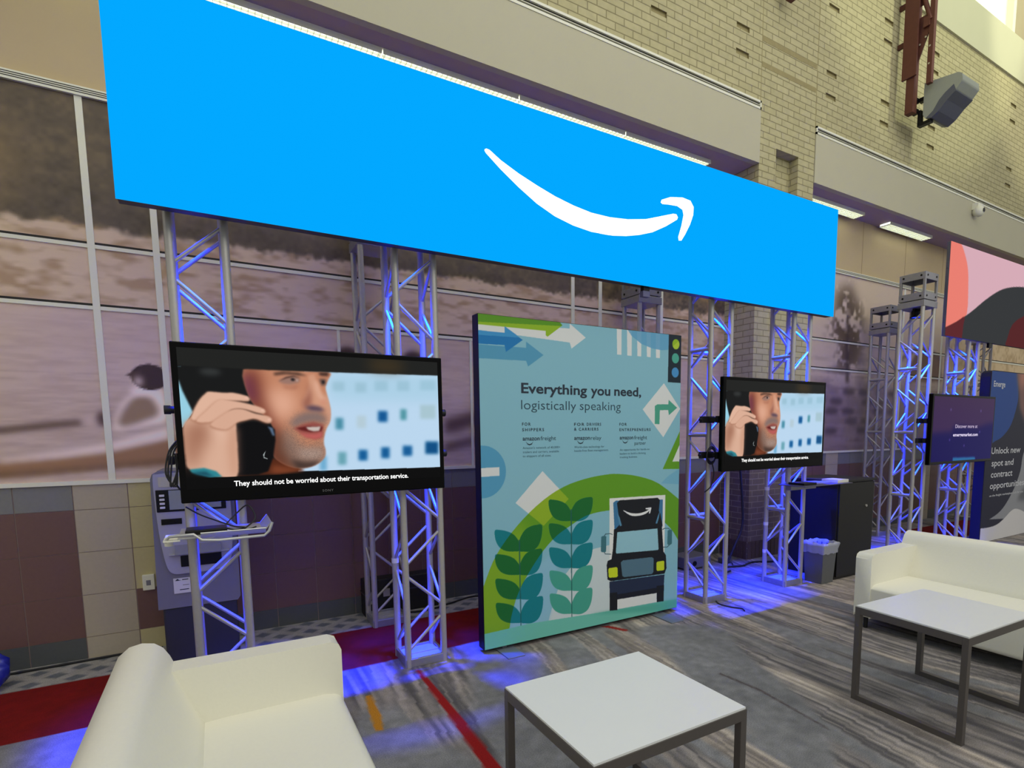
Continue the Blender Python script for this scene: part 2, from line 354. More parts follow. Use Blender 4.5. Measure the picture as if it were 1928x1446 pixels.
# hull, oar and rower
mu.poly([(-1.558,1.437),(-1.263,1.454),(-0.943,1.479),(-0.689,1.505),(-0.64,1.522),(-0.304,1.608),(-0.069,1.653),(-0.082,1.444),(-0.317,1.412),(-0.649,1.402),(-0.951,1.377),(-1.271,1.359),(-1.565,1.364)], (146, 110, 78), .012)
mu.poly([(-1.562,1.391),(-1.269,1.384),(-0.949,1.399),(-0.648,1.421),(-0.081,1.464),(-0.082,1.441),(-0.649,1.4),(-0.951,1.376),(-1.271,1.356),(-1.565,1.364)], (96, 72, 52), .012)
mu.poly([(-1.261,1.481),(-0.94,1.522),(-0.684,1.576),(-0.298,1.702),(-0.303,1.611),(-0.64,1.53),(-0.942,1.486),(-1.263,1.461)], (226, 206, 196), .012)
mu.poly([(-1.443,1.676),(-1.244,1.692),(-0.979,1.728),(-0.816,1.743),(-0.807,1.714),(-0.981,1.691),(-1.247,1.654),(-1.446,1.643)], (74, 56, 46), .008)
mu.poly([(-0.815,1.76),(-0.704,1.791),(-0.69,1.739),(-0.71,1.709),(-0.802,1.709)], (190, 168, 158), .015)
mu.ell(*(-0.697,1.754), .03, .055, (70, 52, 48), .012)
mu.poly([(-0.624,1.747),(-0.601,1.821),(-0.541,1.912),(-0.45,1.982),(-0.363,1.978),(-0.316,1.933),(-0.309,1.748),(-0.457,1.702),(-0.63,1.672)], (232, 214, 204), .015, curve=4)
mu.poly([(-0.609,1.709),(-0.585,1.799),(-0.518,1.898),(-0.441,1.937),(-0.388,1.893),(-0.363,1.794),(-0.455,1.74),(-0.555,1.702)], (140, 116, 90), .018, curve=4)
mu.poly([(-0.512,1.98),(-0.435,2.02),(-0.35,1.986),(-0.328,1.94),(-0.442,1.922),(-0.514,1.943)], (228, 208, 198), .012, curve=4)
mu.ell(*(-0.398,2.064), .115, .095, (58, 42, 38), 0)
mu.poly([(-0.539,2.076),(-0.491,2.1),(-0.441,2.118),(-0.457,2.065),(-0.506,2.062)], (66, 48, 44), 0)
mu.poly([(-0.494,2.056),(-0.45,2.072),(-0.443,2.005),(-0.475,1.989),(-0.497,2.018)], (206, 184, 172), .01)
for cx_ in (1.02, 1.60): mu.ell(cx_, 2.30, .10, .085, (66, 50, 46), .008); mu.ell(cx_, 2.08, .2, .14, (150, 128, 114), .04)
mu.poly([(1.889,1.761),(2.203,1.841),(2.2,1.711),(2.004,1.649),(1.885,1.634)], (92, 72, 64), .02); mu.poly([(1.882,1.527),(2.197,1.595),(2.196,1.527),(1.88,1.456)], (92, 72, 64), .02)
for q, (xx, zc) in enumerate(((4.6, 1.95), (5.0, 1.75), (5.3, 2.1), (4.2, 1.6))): mu.ell(xx, zc, .28, .035, (112, 92, 82), .03, .7)
mu.a = np.clip(mu.a*1.17, 0, 1)
M_mural = mat_attr('mural_print', rough=.45, spec=.3)
struct(mu.build('wall_back', M_mural, YW-.004))
# right bay: bank with tree, stacked stones and a far roof
m2 = Canvas(6.715, 16, 1.30, 3.945, .02, (192, 174, 154))
f1 = .5*m2.noise(.3, .25, 51)+.5*m2.noise(.06, .06, 52); zz = np.linspace(m2.z0, m2.z1, m2.h)[:, None]+0*f1
m2.put(sm(2.6, 2.0, zz)*.75, (112, 94, 96)); m2.put(np.clip((.6*m2.noise(.5, .04, 53)+.4*f1-.45)*2.5, 0, 1)*.4*sm(3.0, 2.5, zz), (84, 68, 66))
tr = m2.mask(spline([(8.032,3.654),(8.259,3.784),(8.441,3.789),(8.551,3.592),(8.748,3.507),(8.676,3.25),(8.761,3.006),(8.634,2.637),(8.391,2.552),(8.087,2.572),(8.178,2.928),(7.849,3.006),(7.893,3.197),(8.028,3.33)], 5), .09)
m2.put(tr*np.clip((f1-.36)*5, 0, 1), (92, 76, 56)); m2.poly([(8.312,3.323),(8.364,3.327),(8.444,2.365),(8.37,2.362)], (64, 52, 44), .02)
for i in range(7):
    for j in range(5): m2.ell(7.2+i*.42+.1*(j % 2), 1.62+j*.15, .17, .055, (70, 58, 62) if (i+j) % 3 else (120, 104, 102), .03, .8)
m2.poly([(10.153,2.659),(10.417,3.011),(10.768,3.035),(11.235,2.922),(11.293,2.487),(10.177,2.443)], (112, 84, 66), .02); m2.poly([(9.841,2.798),(10.448,3.073),(11.238,2.901),(11.243,2.86),(10.455,3.014),(9.881,2.772)], (86, 66, 56), .02)
m2.poly([(11.4, 2.6), (16, 2.5), (16, 3.5), (11.6, 3.4)], (196, 172, 128), .1, .8); m2.put(m2.mask([(11.4, 2.5), (16, 2.5), (16, 3.6), (11.4, 3.6)], .1)*np.clip((f1-.45)*3, 0, 1)*.6, (150, 122, 80))
m2.a = np.clip(m2.a*1.12, 0, 1)
struct(m2.build('wall_back', M_mural, YW-.004))
# backing and upper panels
for (bx0, bx1) in ((-4, 5.67), (6.715, 22)):
    struct(MB().box((bx0, YW, 1.285), (bx1, YW+.1, 3.95)).build('wall_back', M_mural if False else M_panel))
    w = MB().box((bx0, YW-.002, 4.0), (bx1, YW+.1, 4.79), 0)
    for i in range(int(bx0), int(bx1)+1):
        if bx0 < i*1.22+.1 < bx1: w.box((i*1.22+.1, YW-.004, 4.0), (i*1.22+.106, YW, 4.79), 1)
    struct(w.build('wall_back', [M_panel, mat('panel_seam', (150, 130, 94), .8, var=.05)]))
# soffit and fascia with its air slot
    struct(MB().box((bx0, YP+.005, 4.78), (bx1, YW, 4.86)).build('ceiling', M_soffit))
    struct(MB().box((bx0, YP-.012, 4.775), (bx1, YP+.06, 5.36)).build('wall_back', M_fascia))
    w = MB().box((bx0, YP-.018, 5.36), (bx1, YP+.06, 5.385), 0).box((bx0, YP-.018, 5.432), (bx1, YP+.06, 5.455), 0).box((bx0, YP, 5.38), (bx1, YP+.05, 5.44), 1)
    w.box((bx0, YP-.014, 5.404), (bx1, YP, 5.409), 0).box((bx1-.02 if bx0 < 0 else bx0, YP-.018, 5.36), (bx1 if bx0 < 0 else bx0+.02, YP+.05, 5.455), 0)
    struct(w.build('trim_1', [M_white, M_slot]))
# mural trims
    w = MB().box((bx0, YW-.028, 3.945), (bx1, YW, 4.005), 0)
    for z in (3.962, 3.975, 3.988): w.box((bx0, YW-.030, z), (bx1, YW-.02, z+.0045), 1)
    struct(w.build('trim_2', [M_white, M_slot])); struct(MB().box((bx0, YW-.02, 1.283), (bx1, YW, 1.312)).build('trim_3', M_white))
    for z in (2.535, 2.957): struct(MB().box((bx0, YW-.012, z-.013), (bx1, YW-.002, z+.013), 0).box((bx0, YW-.0045, z+.013), (bx1, YW-.002, z+.03), 1).build('trim_4', [M_white, M_slot]))
for x, z0, z1 in ((-.672, 1.31, 3.945), (-.297, 1.31, 3.945), (3.35, 1.31, 3.945), (3.71, 1.31, 3.945), (2.165, 1.31, 2.52), (.95, 1.31, 2.52), (4.6, 1.31, 3.945), (9.9, 1.31, 3.945), (11.2, 1.31, 3.945)):
    wd = .021 if z1 > 3 else .012
    struct(MB().box((x-wd, YW-.014, z0), (x+wd, YW-.002, z1)).build('trim_5', M_white, bevel=.002))
# cream ledge band and high window
struct(MB().box((-4, YP-.03, 7.6), (22, YP+.4, 8.262)).build('wall_back', M_cream))
w = MB().box((12.03, YP+.02, 8.262), (22, YP+.3, 11)).box((-4, YP+.02, 8.262), (8.6, YP+.3, 11)); struct(w.build('wall_back', mat('upper_plaster', (170, 160, 128), .8, var=.05, scale=4)))
wf = struct(MB().box((8.6, YP+.02, 8.262), (12.03, YP+.12, 8.30)).box((11.93, YP+.02, 8.262), (12.03, YP+.12, 11)).box((8.6, YP+.02, 8.262), (8.7, YP+.12, 11)).box((10.58, YP+.04, 8.262), (10.63, YP+.12, 11)).build('window_1', M_white))
MB().box((8.6, YP+.14, 8.262), (12.03, YP+.15, 11)).build('pane', mat('daylight_pane', (226, 238, 196), .3, emit=.95), wf)

# ------------------------------------------------------------------ materials of the things
M_alu = mat('aluminium', (178, 175, 169), .42, .4, var=.08, scale=40, bump=.05)
M_alu_d = mat('aluminium_plate', (160, 160, 166), .45, .7, var=.1, scale=25)
M_black = mat('black_plastic', (12, 12, 13), .4, var=.1, scale=50, spec=.25)
M_gloss = mat('gloss_black', (6, 6, 7), .14, var=.05, spec=.1)
M_rub = mat('black_rubber', (18, 18, 20), .6, var=.1)
M_leather = mat('white_leather', (232, 230, 214), .42, var=.02, scale=60, bump=.12)
M_steel = mat('table_steel', (104, 99, 95), .42, .55, var=.06, scale=60)
M_lam = mat('white_laminate', (226, 228, 226), .28, var=.01, scale=8)
M_txtw = mat('white_glow', (245, 245, 245), .5, emit=.95)
M_txtd = mat('navy_ink', (22, 40, 58), .6, var=.02)
M_ink2 = mat('teal_ink', (30, 66, 84), .6, var=.02)
M_tray0 = mat('tray_grey', (170, 168, 170), .7, var=.05)
M_tape = mat('white_tape', (220, 220, 224), .5, var=.03)

# ------------------------------------------------------------------ truss towers, each with a blue lamp at its head
TW = .305; CR = .0235
def truss(x, y, label, kind=1, ztop=3.12, block=True, tape=None, extra=None):
    t = thing('truss_tower', label, 'truss', (x, y, 0), 'aluminium truss towers holding the screens')
    c = [(x+CR, y+CR), (x+TW-CR, y+CR), (x+TW-CR, y+TW-CR), (x+CR, y+TW-CR)]
    for (a, b) in c:
        o = MB().tube((a, b, 0.0), (a, b, ztop), CR, 16).build('chord', M_alu, t)
        if tape and (a, b) == c[tape[0]]:
            for zt in tape[1:]: MB().tube((a, b, zt), (a, b, zt+.035), CR+.002, 16).build('tape_band', M_tape, o)
    if kind == 1: z0, hp, first = .08, .306, 0
    else: z0, hp, first = .10, .298, 1
    for k in range(4):
        A, B = c[k], c[(k+1) % 4]
        if k in (2, 3): A, B = B, A      # same phase on opposite faces
        n = 0
        z = z0
        while z+hp < ztop+.02:
            P, Q = (A, B) if (n+first+(1 if k in (1, 3) else 0)) % 2 == 0 else (B, A)
            MB().tube((P[0], P[1], z+.035), (Q[0], Q[1], z+hp-.035), .0112, 10, cap=False).build('brace', M_alu, t)
            z += hp; n += 1
        if kind == 2 and k in (2, 3):
            for zh in (.81, 1.6, 2.385): MB().tube((A[0], A[1], zh), (B[0], B[1], zh), .019, 12, cap=False).build('crossbar', M_alu, t)
    e = .004
    w = MB().box((x+e, y+e, 0), (x+TW-e, y+.022, .06)).box((x+e, y+TW-.022, 0), (x+TW-e, y+TW-e, .06)).box((x+e, y+.022, 0), (x+.022, y+TW-.022, .06)).box((x+TW-.022, y+.022, 0), (x+TW-e, y+TW-.022, .06))
    MB().box((x+.022, y+.022, .034), (x+TW-.022, y+TW-.022, .042)).box((x+.022, y+TW/2-.015, .042), (x+TW-.022, y+TW/2+.015, .05)).build('base_tray', M_tray0, t)
    w.build('base_frame', M_alu_d, t, bevel=.003)
    w = MB().box((x-.004, y-.004, ztop), (x+TW+.004, y+TW+.004, ztop+.075)); w.build('top_plate', M_alu_d, t, bevel=.004)
    if block:
        z0, z1 = ztop+.085, ztop+.405; w = MB()
        for (a, b) in ((0, .085), (.235, .32)):
            w.box((x, y, z0+a), (x+TW, y+.012, z0+b)).box((x, y+TW-.012, z0+a), (x+TW, y+TW, z0+b)).box((x, y+.012, z0+a), (x+.012, y+TW-.012, z0+b)).box((x+TW-.012, y+.012, z0+a), (x+TW, y+TW-.012, z0+b))
        w.box((x+.012, y+.012, z1-.012), (x+TW-.012, y+TW-.012, z1)).box((x+.012, y+.012, z0), (x+TW-.012, y+TW-.012, z0+.012))
        for (a, b) in ((x, y), (x+TW-.03, y), (x, y+TW-.03), (x+TW-.03, y+TW-.03)): w.box((a+.001, b+.001, z0+.08), (a+.029, b+.029, z0+.24))
        o = w.build('corner_block', M_alu_d, t, bevel=.003)
        for f in (.05, .255):
            for zz_ in (.04, .28):
                MB().tube((x-.004, y+f, z0+zz_), (x+.002, y+f, z0+zz_), .012, 10).build('bolt', M_black, o); MB().tube((x+f, y-.004, z0+zz_), (x+f, y+.002, z0+zz_), .012, 10).build('bolt', M_black, o)
        w = MB().box((x+.05, y+.006, z0-.012), (x+TW-.05, y+TW-.006, z0)); w.build('spacer', M_black, t)
    return t
def stage_light(x, y, label, z=3.1, power=60, tilt=(0, 0)):
    cx, cy = x+TW/2, y+TW/2
    t = thing('stage_light', label, 'lamp', (cx, cy, z-.07), 'blue stage lamps at the heads of the truss towers')
    MB().lathe([(.001, .10), (.04, .10), (.06, .085), (.068, .06), (.068, .02), (.075, .015), (.075, 0), (.062, 0), (.062, .008)], (cx, cy, z-.085), 24).build('lamp_can', M_black, t)
    MB().lathe([(.001, .01), (.062, .01)], (cx, cy, z-.085), 24).build('lens', mat('blue_lens', (20, 40, 255), .2, emit=6), t)
    MB().box((cx-.084, cy-.012, z-.06), (cx-.077, cy+.012, z+.02)).box((cx+.077, cy-.012, z-.06), (cx+.084, cy+.012, z+.02)).box((cx-.084, cy-.012, z+.0155), (cx+.084, cy+.012, z+.0195)).build('yoke', M_black, t)
    l = lamp('blue_beam', 'SPOT', (cx, cy, z-.10), power, (0, .016, 1), aim=(cx+tilt[0], cy+tilt[1], 0), spot_size=R(40), spot_blend=1, shadow_soft_size=.05)
    l.parent = t; l.location = Vector((0, 0, -.03)); return t
truss(-.178, 3.754, 'bare aluminium truss tower under the left end of the blue sign, tray clamped across it', 1, tape=None)
tB = truss(1.036, 3.757, 'aluminium truss tower at the right edge of the large television, white tape on one tube', 1, tape=(3, .70))
truss(1.036, 4.712, 'unlit aluminium truss tower behind the large television, on the red carpet by the tiled wall', 1)
truss(3.872, 3.70, 'blue-lit aluminium truss tower right beside the light blue printed banner', 2)
truss(3.87, 4.712, 'unlit aluminium truss tower rising behind the top of the light blue banner', 2, ztop=2.985)
truss(4.998, 3.668, 'blue-lit aluminium truss tower beside the rubbish bin, under the right end of the blue sign', 2, tape=(3, .32, .62, 1.0))
truss(7.38, 3.64, 'blue-lit truss tower left of the purple monitor, open corner block on its head', 2)
truss(8.56, 3.62, 'blue-lit truss tower behind the purple monitor, under the pink sign', 2)
truss(8.6, 4.70, 'grey unlit truss tower left of the blue-lit ones, standing further back near the wall', 2, ztop=3.06)
truss(11.42, 4.60, 'far unlit truss tower seen above the dark rounded banner, below the pink sign', 2)
for i, (x, y, s, tl) in enumerate(((-.178, 3.754, 'first truss tower from the left', (.05, -.05)), (1.036, 3.757, 'truss tower beside the large television', (-.18, -.12)), (3.872, 3.70, 'truss tower right of the light blue banner', (.2, -.02)), (4.998, 3.668, 'truss tower by the rubbish bin', (.1, 0)), (7.38, 3.64, 'truss tower left of the purple monitor', (0, 0)), (8.56, 3.62, 'truss tower under the pink sign', (0, 0)))):
    stage_light(x, y, 'black lamp shining blue light down inside the '+s, power=5600, tilt=tl)

# ------------------------------------------------------------------ large blue led sign
sg = thing('led_sign', 'long bright blue led sign with a white curved arrow, mounted over the trusses', 'sign', (2.56, 3.57, 2.79))
LX0, LX1, LZ0, LZ1, LY = -.352, 5.483, 2.792, 3.839, 3.57
MB().box((LX0+.004, LY+.006, LZ0+.004), (LX1-.004, LY+.09, LZ1-.004)).build('cabinet', M_black, sg, bevel=.004)
M_led = mat('led_blue', (0, 168, 255), .6, emit=1.0, spec=0)
b = M_led.node_tree.nodes['Principled BSDF']; b.inputs['Base Color'].default_value = (.001, .001, .001, 1)
MB().box((LX0, LY, LZ0), (LX1, LY+.006, LZ1)).build('screen', M_led, sg)
up_ = [(1.618,3.48),(1.62,3.49),(1.631,3.496),(1.654,3.493),(1.733,3.448),(1.868,3.392),(2.009,3.345),(2.156,3.302),(2.31,3.27),(2.469,3.249),(2.636,3.248),(2.809,3.264),(2.99,3.298),(3.232,3.374)]
lo_ = [(3.125,3.335),(3.272,3.391),(3.308,3.393),(3.325,3.372),(3.316,3.353),(3.196,3.28),(3.058,3.211),(2.924,3.168),(2.794,3.138),(2.667,3.12),(2.544,3.114)]
lw_ = [(2.637,3.119),(2.47,3.114),(2.309,3.131),(2.155,3.166),(2.008,3.224),(1.867,3.303),(1.732,3.39),(1.628,3.467)]
hd_ = [(3.14,3.453),(3.15,3.475),(3.24,3.513),(3.372,3.536),(3.461,3.528),(3.498,3.485),(3.494,3.421),(3.46,3.339),(3.409,3.255),(3.368,3.198),(3.339,3.193),(3.333,3.221),(3.366,3.314),(3.387,3.402),(3.375,3.441),(3.316,3.459),(3.218,3.452),(3.157,3.444)]
MB().prism(up_+lo_+lw_, LY-.002, LY, 'y').prism(hd_, LY-.002, LY, 'y').build('logo', mat('led_white', (255, 250, 252), .6, emit=1.0, spec=0), sg)
MB().box((3.0, LY+.03, LZ0-.03), (3.06, LY+.07, LZ0+.004), 0).box((2.995, LY+.03, LZ0-.075), (3.065, LY+.07, LZ0-.03), 1).build('latch', [M_black, mat('lavender_plastic', (92, 92, 130), .5, var=.05)], sg)
for xx in (-.02, 1.19, 4.02, 5.15): MB().box((xx-.03, LY+.088, 3.0), (xx+.03, {-.02: 3.754, 1.19: 3.757, 4.02: 3.70, 5.15: 3.668}[xx], 3.06)).build('hanging_bracket', M_black, sg)

# ------------------------------------------------------------------ television picture: a man on the phone
TX0, TX1, TZ0, TZ1, TY = -.184, 1.3016, 1.2688, 2.1308, 3.62
QXZ = [(0.513,1.982),(0.508,1.892),(0.504,1.801),(0.499,1.71),(0.495,1.619),(0.491,1.527),(0.486,1.435),(0.598,1.986),(0.594,1.894),(0.59,1.803),(0.586,1.711),(0.581,1.618),(0.577,1.525),(0.573,1.432),(0.686,1.99),(0.682,1.897),(0.678,1.804),(0.674,1.711),(0.67,1.617),(0.666,1.523),(0.662,1.428),(0.777,1.994),(0.773,1.9),(0.769,1.806),(0.765,1.711),(0.761,1.616),(0.757,1.521),(0.753,1.425),(0.87,1.998),(0.866,1.903),(0.862,1.807),(0.858,1.711),(0.855,1.615),(0.851,1.518),(0.847,1.421),(0.965,2.002),(0.962,1.906),(0.958,1.809),(0.954,1.712),(0.951,1.614),(0.947,1.516),(0.943,1.417),(1.064,2.006),(1.06,1.909),(1.057,1.811),(1.053,1.712),(1.05,1.613),(1.046,1.513),(1.043,1.413),(1.165,2.011),(1.161,1.912),(1.158,1.812),(1.155,1.712),(1.152,1.612),(1.148,1.511),(1.145,1.409),(1.269,2.016),(1.266,1.915),(1.263,1.814),(1.26,1.712),(1.257,1.61),(1.253,1.508),(1.25,1.405)]
def QZ(u, v):
    """point of the picture from its own grid (bilinear between known picture points)"""
    i = min(max(int((u-1000)//100), 0), 7); j = min(max(int((v-300)//100), 0), 5); fu, fv = (u-1000)/100-i, (v-300)/100-j
    g = lambda a, b: np.array(QXZ[a*7+b]); q = (g(i, j)*(1-fu)+g(i+1, j)*fu)*(1-fv)+(g(i, j+1)*(1-fu)+g(i+1, j+1)*fu)*fv
    return float(q[0]), float(q[1])
def picture():
    P = lambda pts: pts
    c = Canvas(TX0+.03, TX1-.03, TZ0+.075, TZ1-.03, .0027, (6, 6, 7))
    c.poly([(-0.162,2.104),(1.277,2.116),(1.277,2.016),(0.595,2.006),(-0.162,2.003)], (30, 31, 30), .01)  # black top bar, greyed by a painted screen reflection
    c.ell(*(0.948,2.059), .09, .025, (76, 58, 30), .02, .8)  # warm reflection painted on the top bar
    c.poly([(0.463,2.005),(1.277,2.016),(1.283,1.411),(0.401,1.42)], (186, 214, 238))
    c.poly([(0.595,2.006),(1.277,2.016),(1.279,1.845),(0.592,1.84)], (168, 206, 228), .03, .8)
    c.poly([(-0.162,2.0),(-0.139,2.003),(-0.091,1.775),(-0.153,1.676),(-0.168,1.709)], (150, 206, 226))
    for x0, z0, x1, z1, col, al in ((1142, 575, 1192, 650, (60, 132, 156), .9), (1418, 530, 1478, 600, (14, 86, 148), 1), (1562, 518, 1602, 588, (62, 138, 150), .85), (1158, 795, 1212, 878, (96, 158, 172), .9), (1292, 782, 1348, 850, (16, 92, 152), 1), (1438, 765, 1492, 835, (16, 90, 150), 1), (1578, 755, 1638, 820, (20, 92, 152), 1), (1724, 728, 1808, 808, (10, 78, 132), 1),
        (1122, 340, 1200, 400, (140, 180, 196), .5), (1270, 345, 1340, 410, (140, 180, 196), .5), (1395, 335, 1480, 400, (140, 182, 200), .5), (1540, 335, 1620, 400, (140, 182, 200), .5), (1690, 330, 1790, 395, (142, 186, 204), .5), (1280, 560, 1340, 640, (176, 196, 200), .6), (1690, 490, 1790, 580, (160, 190, 196), .7), (1040, 820, 1085, 915, (90, 160, 200), .8)):
        c.poly([QZ(x0, z0), QZ(x1, z0), QZ(x1, z1), QZ(x0, z1)], col, .0075, al)
    # hair and dark surroundings
    c.poly([(-0.159,2.003),(-0.006,2.004),(0.162,2.002),(0.217,1.883),(0.302,1.71),(0.286,1.407),(0.098,1.412),(0.081,1.624),(-0.093,1.742),(-0.111,1.791),(-0.14,1.872),(-0.156,1.936)], (20, 21, 22), .004)
    c.ell(*(-0.008,1.979), .05, .02, (70, 74, 74), .012, .6)  # reflection painted as a lighter blot on the hair
    # neck, head, face
    c.poly([(0.092,1.555),(0.29,1.497),(0.402,1.448),(0.435,1.423),(0.302,1.408),(0.087,1.408)], (84, 38, 20), .006); c.poly([(0.272,1.462),(0.427,1.433),(0.422,1.42),(0.302,1.41),(0.254,1.418)], (140, 72, 44), .01, .7)
    fm = c.mask(spline([(0.151,2.001),(0.27,2.004),(0.43,2.005),(0.599,2.006),(0.596,1.967),(0.576,1.919),(0.585,1.858),(0.598,1.785),(0.593,1.72),(0.571,1.674),(0.556,1.628),(0.55,1.582),(0.558,1.535),(0.546,1.491),(0.496,1.453),(0.427,1.438),(0.361,1.449),(0.298,1.488),(0.272,1.533),(0.285,1.622),(0.27,1.71),(0.211,1.779),(0.166,1.864)], 3), .003)
    def fp(pts, col, blur, al=1): c.put(c.mask(pts, blur)*fm, col, al)
    c.put(fm, (192, 130, 100))
    fp([(0.141,2.016),(0.224,2.012),(0.249,1.901),(0.289,1.78),(0.322,1.639),(0.349,1.531),(0.369,1.44),(0.24,1.445),(0.151,1.795)], (120, 60, 46), .03, .9)
    fp([(0.145,1.966),(0.191,1.968),(0.215,1.848),(0.182,1.813),(0.14,1.864)], (92, 36, 76), .022, .6)
    fp([(0.256,1.884),(0.336,1.9),(0.407,1.871),(0.411,1.782),(0.35,1.71),(0.288,1.745)], (226, 172, 146), .035, .9)
    fp([(0.302,2.007),(0.481,2.014),(0.471,1.989),(0.316,1.982)], (214, 156, 126), .015, .8)
    fp([(0.559,1.875),(0.61,1.858),(0.601,1.674),(0.562,1.674),(0.574,1.747)], (214, 168, 146), .014, .7)
    fp([(0.279,1.666),(0.33,1.639),(0.367,1.567),(0.405,1.493),(0.496,1.453),(0.451,1.418),(0.351,1.423),(0.258,1.498)], (98, 58, 42), .022, .85)
    fp([(0.332,1.674),(0.372,1.656),(0.402,1.602),(0.458,1.556),(0.562,1.581),(0.566,1.47),(0.469,1.436),(0.378,1.458),(0.325,1.55)], (138, 116, 106), .022, .75)
    fp([(0.408,1.552),(0.492,1.555),(0.543,1.545),(0.543,1.508),(0.489,1.486),(0.422,1.502)], (176, 152, 140), .014, .7)
    fp([(0.363,1.49),(0.446,1.474),(0.531,1.48),(0.486,1.435),(0.401,1.43)], (58, 44, 40), .012, .85)
    st_n = np.random.default_rng(5).random(fm.shape); bd = c.mask([(0.324,1.674),(0.402,1.764),(0.579,1.748),(0.565,1.451),(0.402,1.439),(0.316,1.532)], .025)*fm
    c.put(bd*(st_n > .6), (84, 70, 66), .28)
    # eyes and brows
    c.poly([(0.301,1.988),(0.349,1.999),(0.43,1.996),(0.479,1.98),(0.429,1.978),(0.364,1.982),(0.304,1.973)], (60, 40, 34), .006, .85)
    c.poly([(0.322,1.943),(0.363,1.968),(0.404,1.975),(0.44,1.959),(0.431,1.938),(0.385,1.925),(0.345,1.929)], (152, 116, 104), .005)
    c.ell(*(0.399,1.954), .011, .0085, (40, 34, 36), .002); c.ell(*(0.422,1.95), .005, .005, (206, 190, 184), .002, .8)
    c.poly([(0.322,1.939),(0.363,1.967),(0.404,1.977),(0.445,1.963),(0.404,1.97),(0.363,1.959)], (66, 42, 36), .003, .9)
    c.poly([(0.337,1.92),(0.385,1.91),(0.435,1.923),(0.409,1.902),(0.36,1.903)], (150, 92, 74), .008, .8)
    c.poly([(0.539,2.001),(0.597,2.004),(0.593,1.981),(0.547,1.983)], (48, 32, 30), .005, .9); c.poly([(0.541,1.963),(0.58,1.965),(0.577,1.93),(0.552,1.924)], (78, 64, 62), .005, .9); c.ell(*(0.564,1.946), .007, .009, (34, 28, 30), .002)
    # nose
    c.poly([(0.483,1.981),(0.517,1.991),(0.539,1.911),(0.573,1.844),(0.581,1.803),(0.563,1.779),(0.511,1.765),(0.453,1.79),(0.438,1.818),(0.465,1.873),(0.485,1.927)], (206, 150, 122), .006)
    c.poly([(0.442,1.827),(0.474,1.873),(0.481,1.945),(0.495,1.873),(0.496,1.819),(0.47,1.79),(0.445,1.796)], (140, 82, 68), .012, .75)
    c.poly([(0.511,1.955),(0.536,1.942),(0.55,1.875),(0.573,1.844),(0.557,1.83),(0.532,1.856),(0.517,1.901)], (226, 176, 152), .008, .7); c.poly([(0.453,1.796),(0.496,1.808),(0.538,1.8),(0.567,1.782),(0.536,1.769),(0.486,1.774)], (72, 56, 78), .007, .9); c.ell(*(0.558,1.83), .014, .016, (206, 138, 116), .008, .8)
    # moustache, mouth, teeth
    c.poly([(0.37,1.706),(0.409,1.746),(0.46,1.769),(0.536,1.77),(0.574,1.734),(0.566,1.701),(0.499,1.71),(0.44,1.699),(0.389,1.674)], (124, 106, 104), .014, .9)
    c.poly([(0.389,1.674),(0.44,1.697),(0.499,1.71),(0.555,1.694),(0.55,1.66),(0.543,1.619),(0.503,1.606),(0.461,1.62),(0.417,1.647)], (146, 78, 70), .006)
    c.poly([(0.405,1.674),(0.464,1.685),(0.548,1.681),(0.54,1.654),(0.479,1.649),(0.43,1.661)], (96, 30, 30), .003); c.poly([(0.456,1.68),(0.537,1.683),(0.528,1.657),(0.497,1.654),(0.468,1.663)], (198, 184, 176), .003)
    c.poly([(0.417,1.649),(0.462,1.64),(0.505,1.639),(0.545,1.652),(0.541,1.619),(0.501,1.608),(0.453,1.62)], (186, 92, 88), .006)
    # phone
    c.poly([(0.095,1.675),(0.146,1.709),(0.215,1.711),(0.265,1.697),(0.29,1.666),(0.29,1.604),(0.273,1.506),(0.243,1.427),(0.191,1.41),(0.087,1.41)], (9, 9, 12), .003); c.poly([(0.253,1.685),(0.28,1.675),(0.288,1.63),(0.277,1.63),(0.264,1.666)], (96, 120, 150), .004, .9); c.poly([(0.237,1.545),(0.23,1.525),(0.227,1.509),(0.244,1.5),(0.244,1.497),(0.224,1.504),(0.223,1.524)], (180, 190, 190), .001, .9)
    # hand: back of the hand, then the fingers one by one
    skin, fold, dk = (216, 172, 148), (150, 96, 72), (152, 100, 78)
    c.poly([(-0.148,1.688),(-0.114,1.734),(-0.041,1.776),(0.044,1.76),(0.094,1.718),(0.097,1.641),(0.097,1.538),(0.086,1.406),(0.008,1.405),(-0.132,1.45),(-0.148,1.519),(-0.15,1.61)], skin, .003, curve=4)
    c.poly([(-0.147,1.684),(-0.095,1.709),(-0.031,1.717),(-0.021,1.642),(-0.077,1.542),(-0.104,1.459),(-0.136,1.456),(-0.15,1.56)], dk, .03, .8); c.poly([(0.055,1.692),(0.099,1.675),(0.09,1.416),(0.061,1.409),(0.055,1.573)], (196, 142, 116), .02, .8)
    c.ell(*(0.017,1.675), .03, .07, (234, 194, 172), .03, .7)
    fing = ([(-0.111,1.725),(-0.074,1.816),(-0.036,1.863),(-0.018,1.872),(0.051,1.868),(0.095,1.869),(0.154,1.855),(0.172,1.84),(0.164,1.825),(0.107,1.827),(0.033,1.82),(-0.02,1.776),(-0.052,1.726)], [(-0.088,1.709),(-0.034,1.776),(0.019,1.827),(0.063,1.829),(0.137,1.817),(0.212,1.796),(0.245,1.778),(0.243,1.758),(0.21,1.76),(0.135,1.782),(0.075,1.773),(0.027,1.718)], [(-0.025,1.692),(0.029,1.743),(0.082,1.777),(0.135,1.78),(0.194,1.757),(0.256,1.743),(0.277,1.727),(0.271,1.706),(0.246,1.705),(0.193,1.727),(0.146,1.718),(0.1,1.703),(0.046,1.667)])
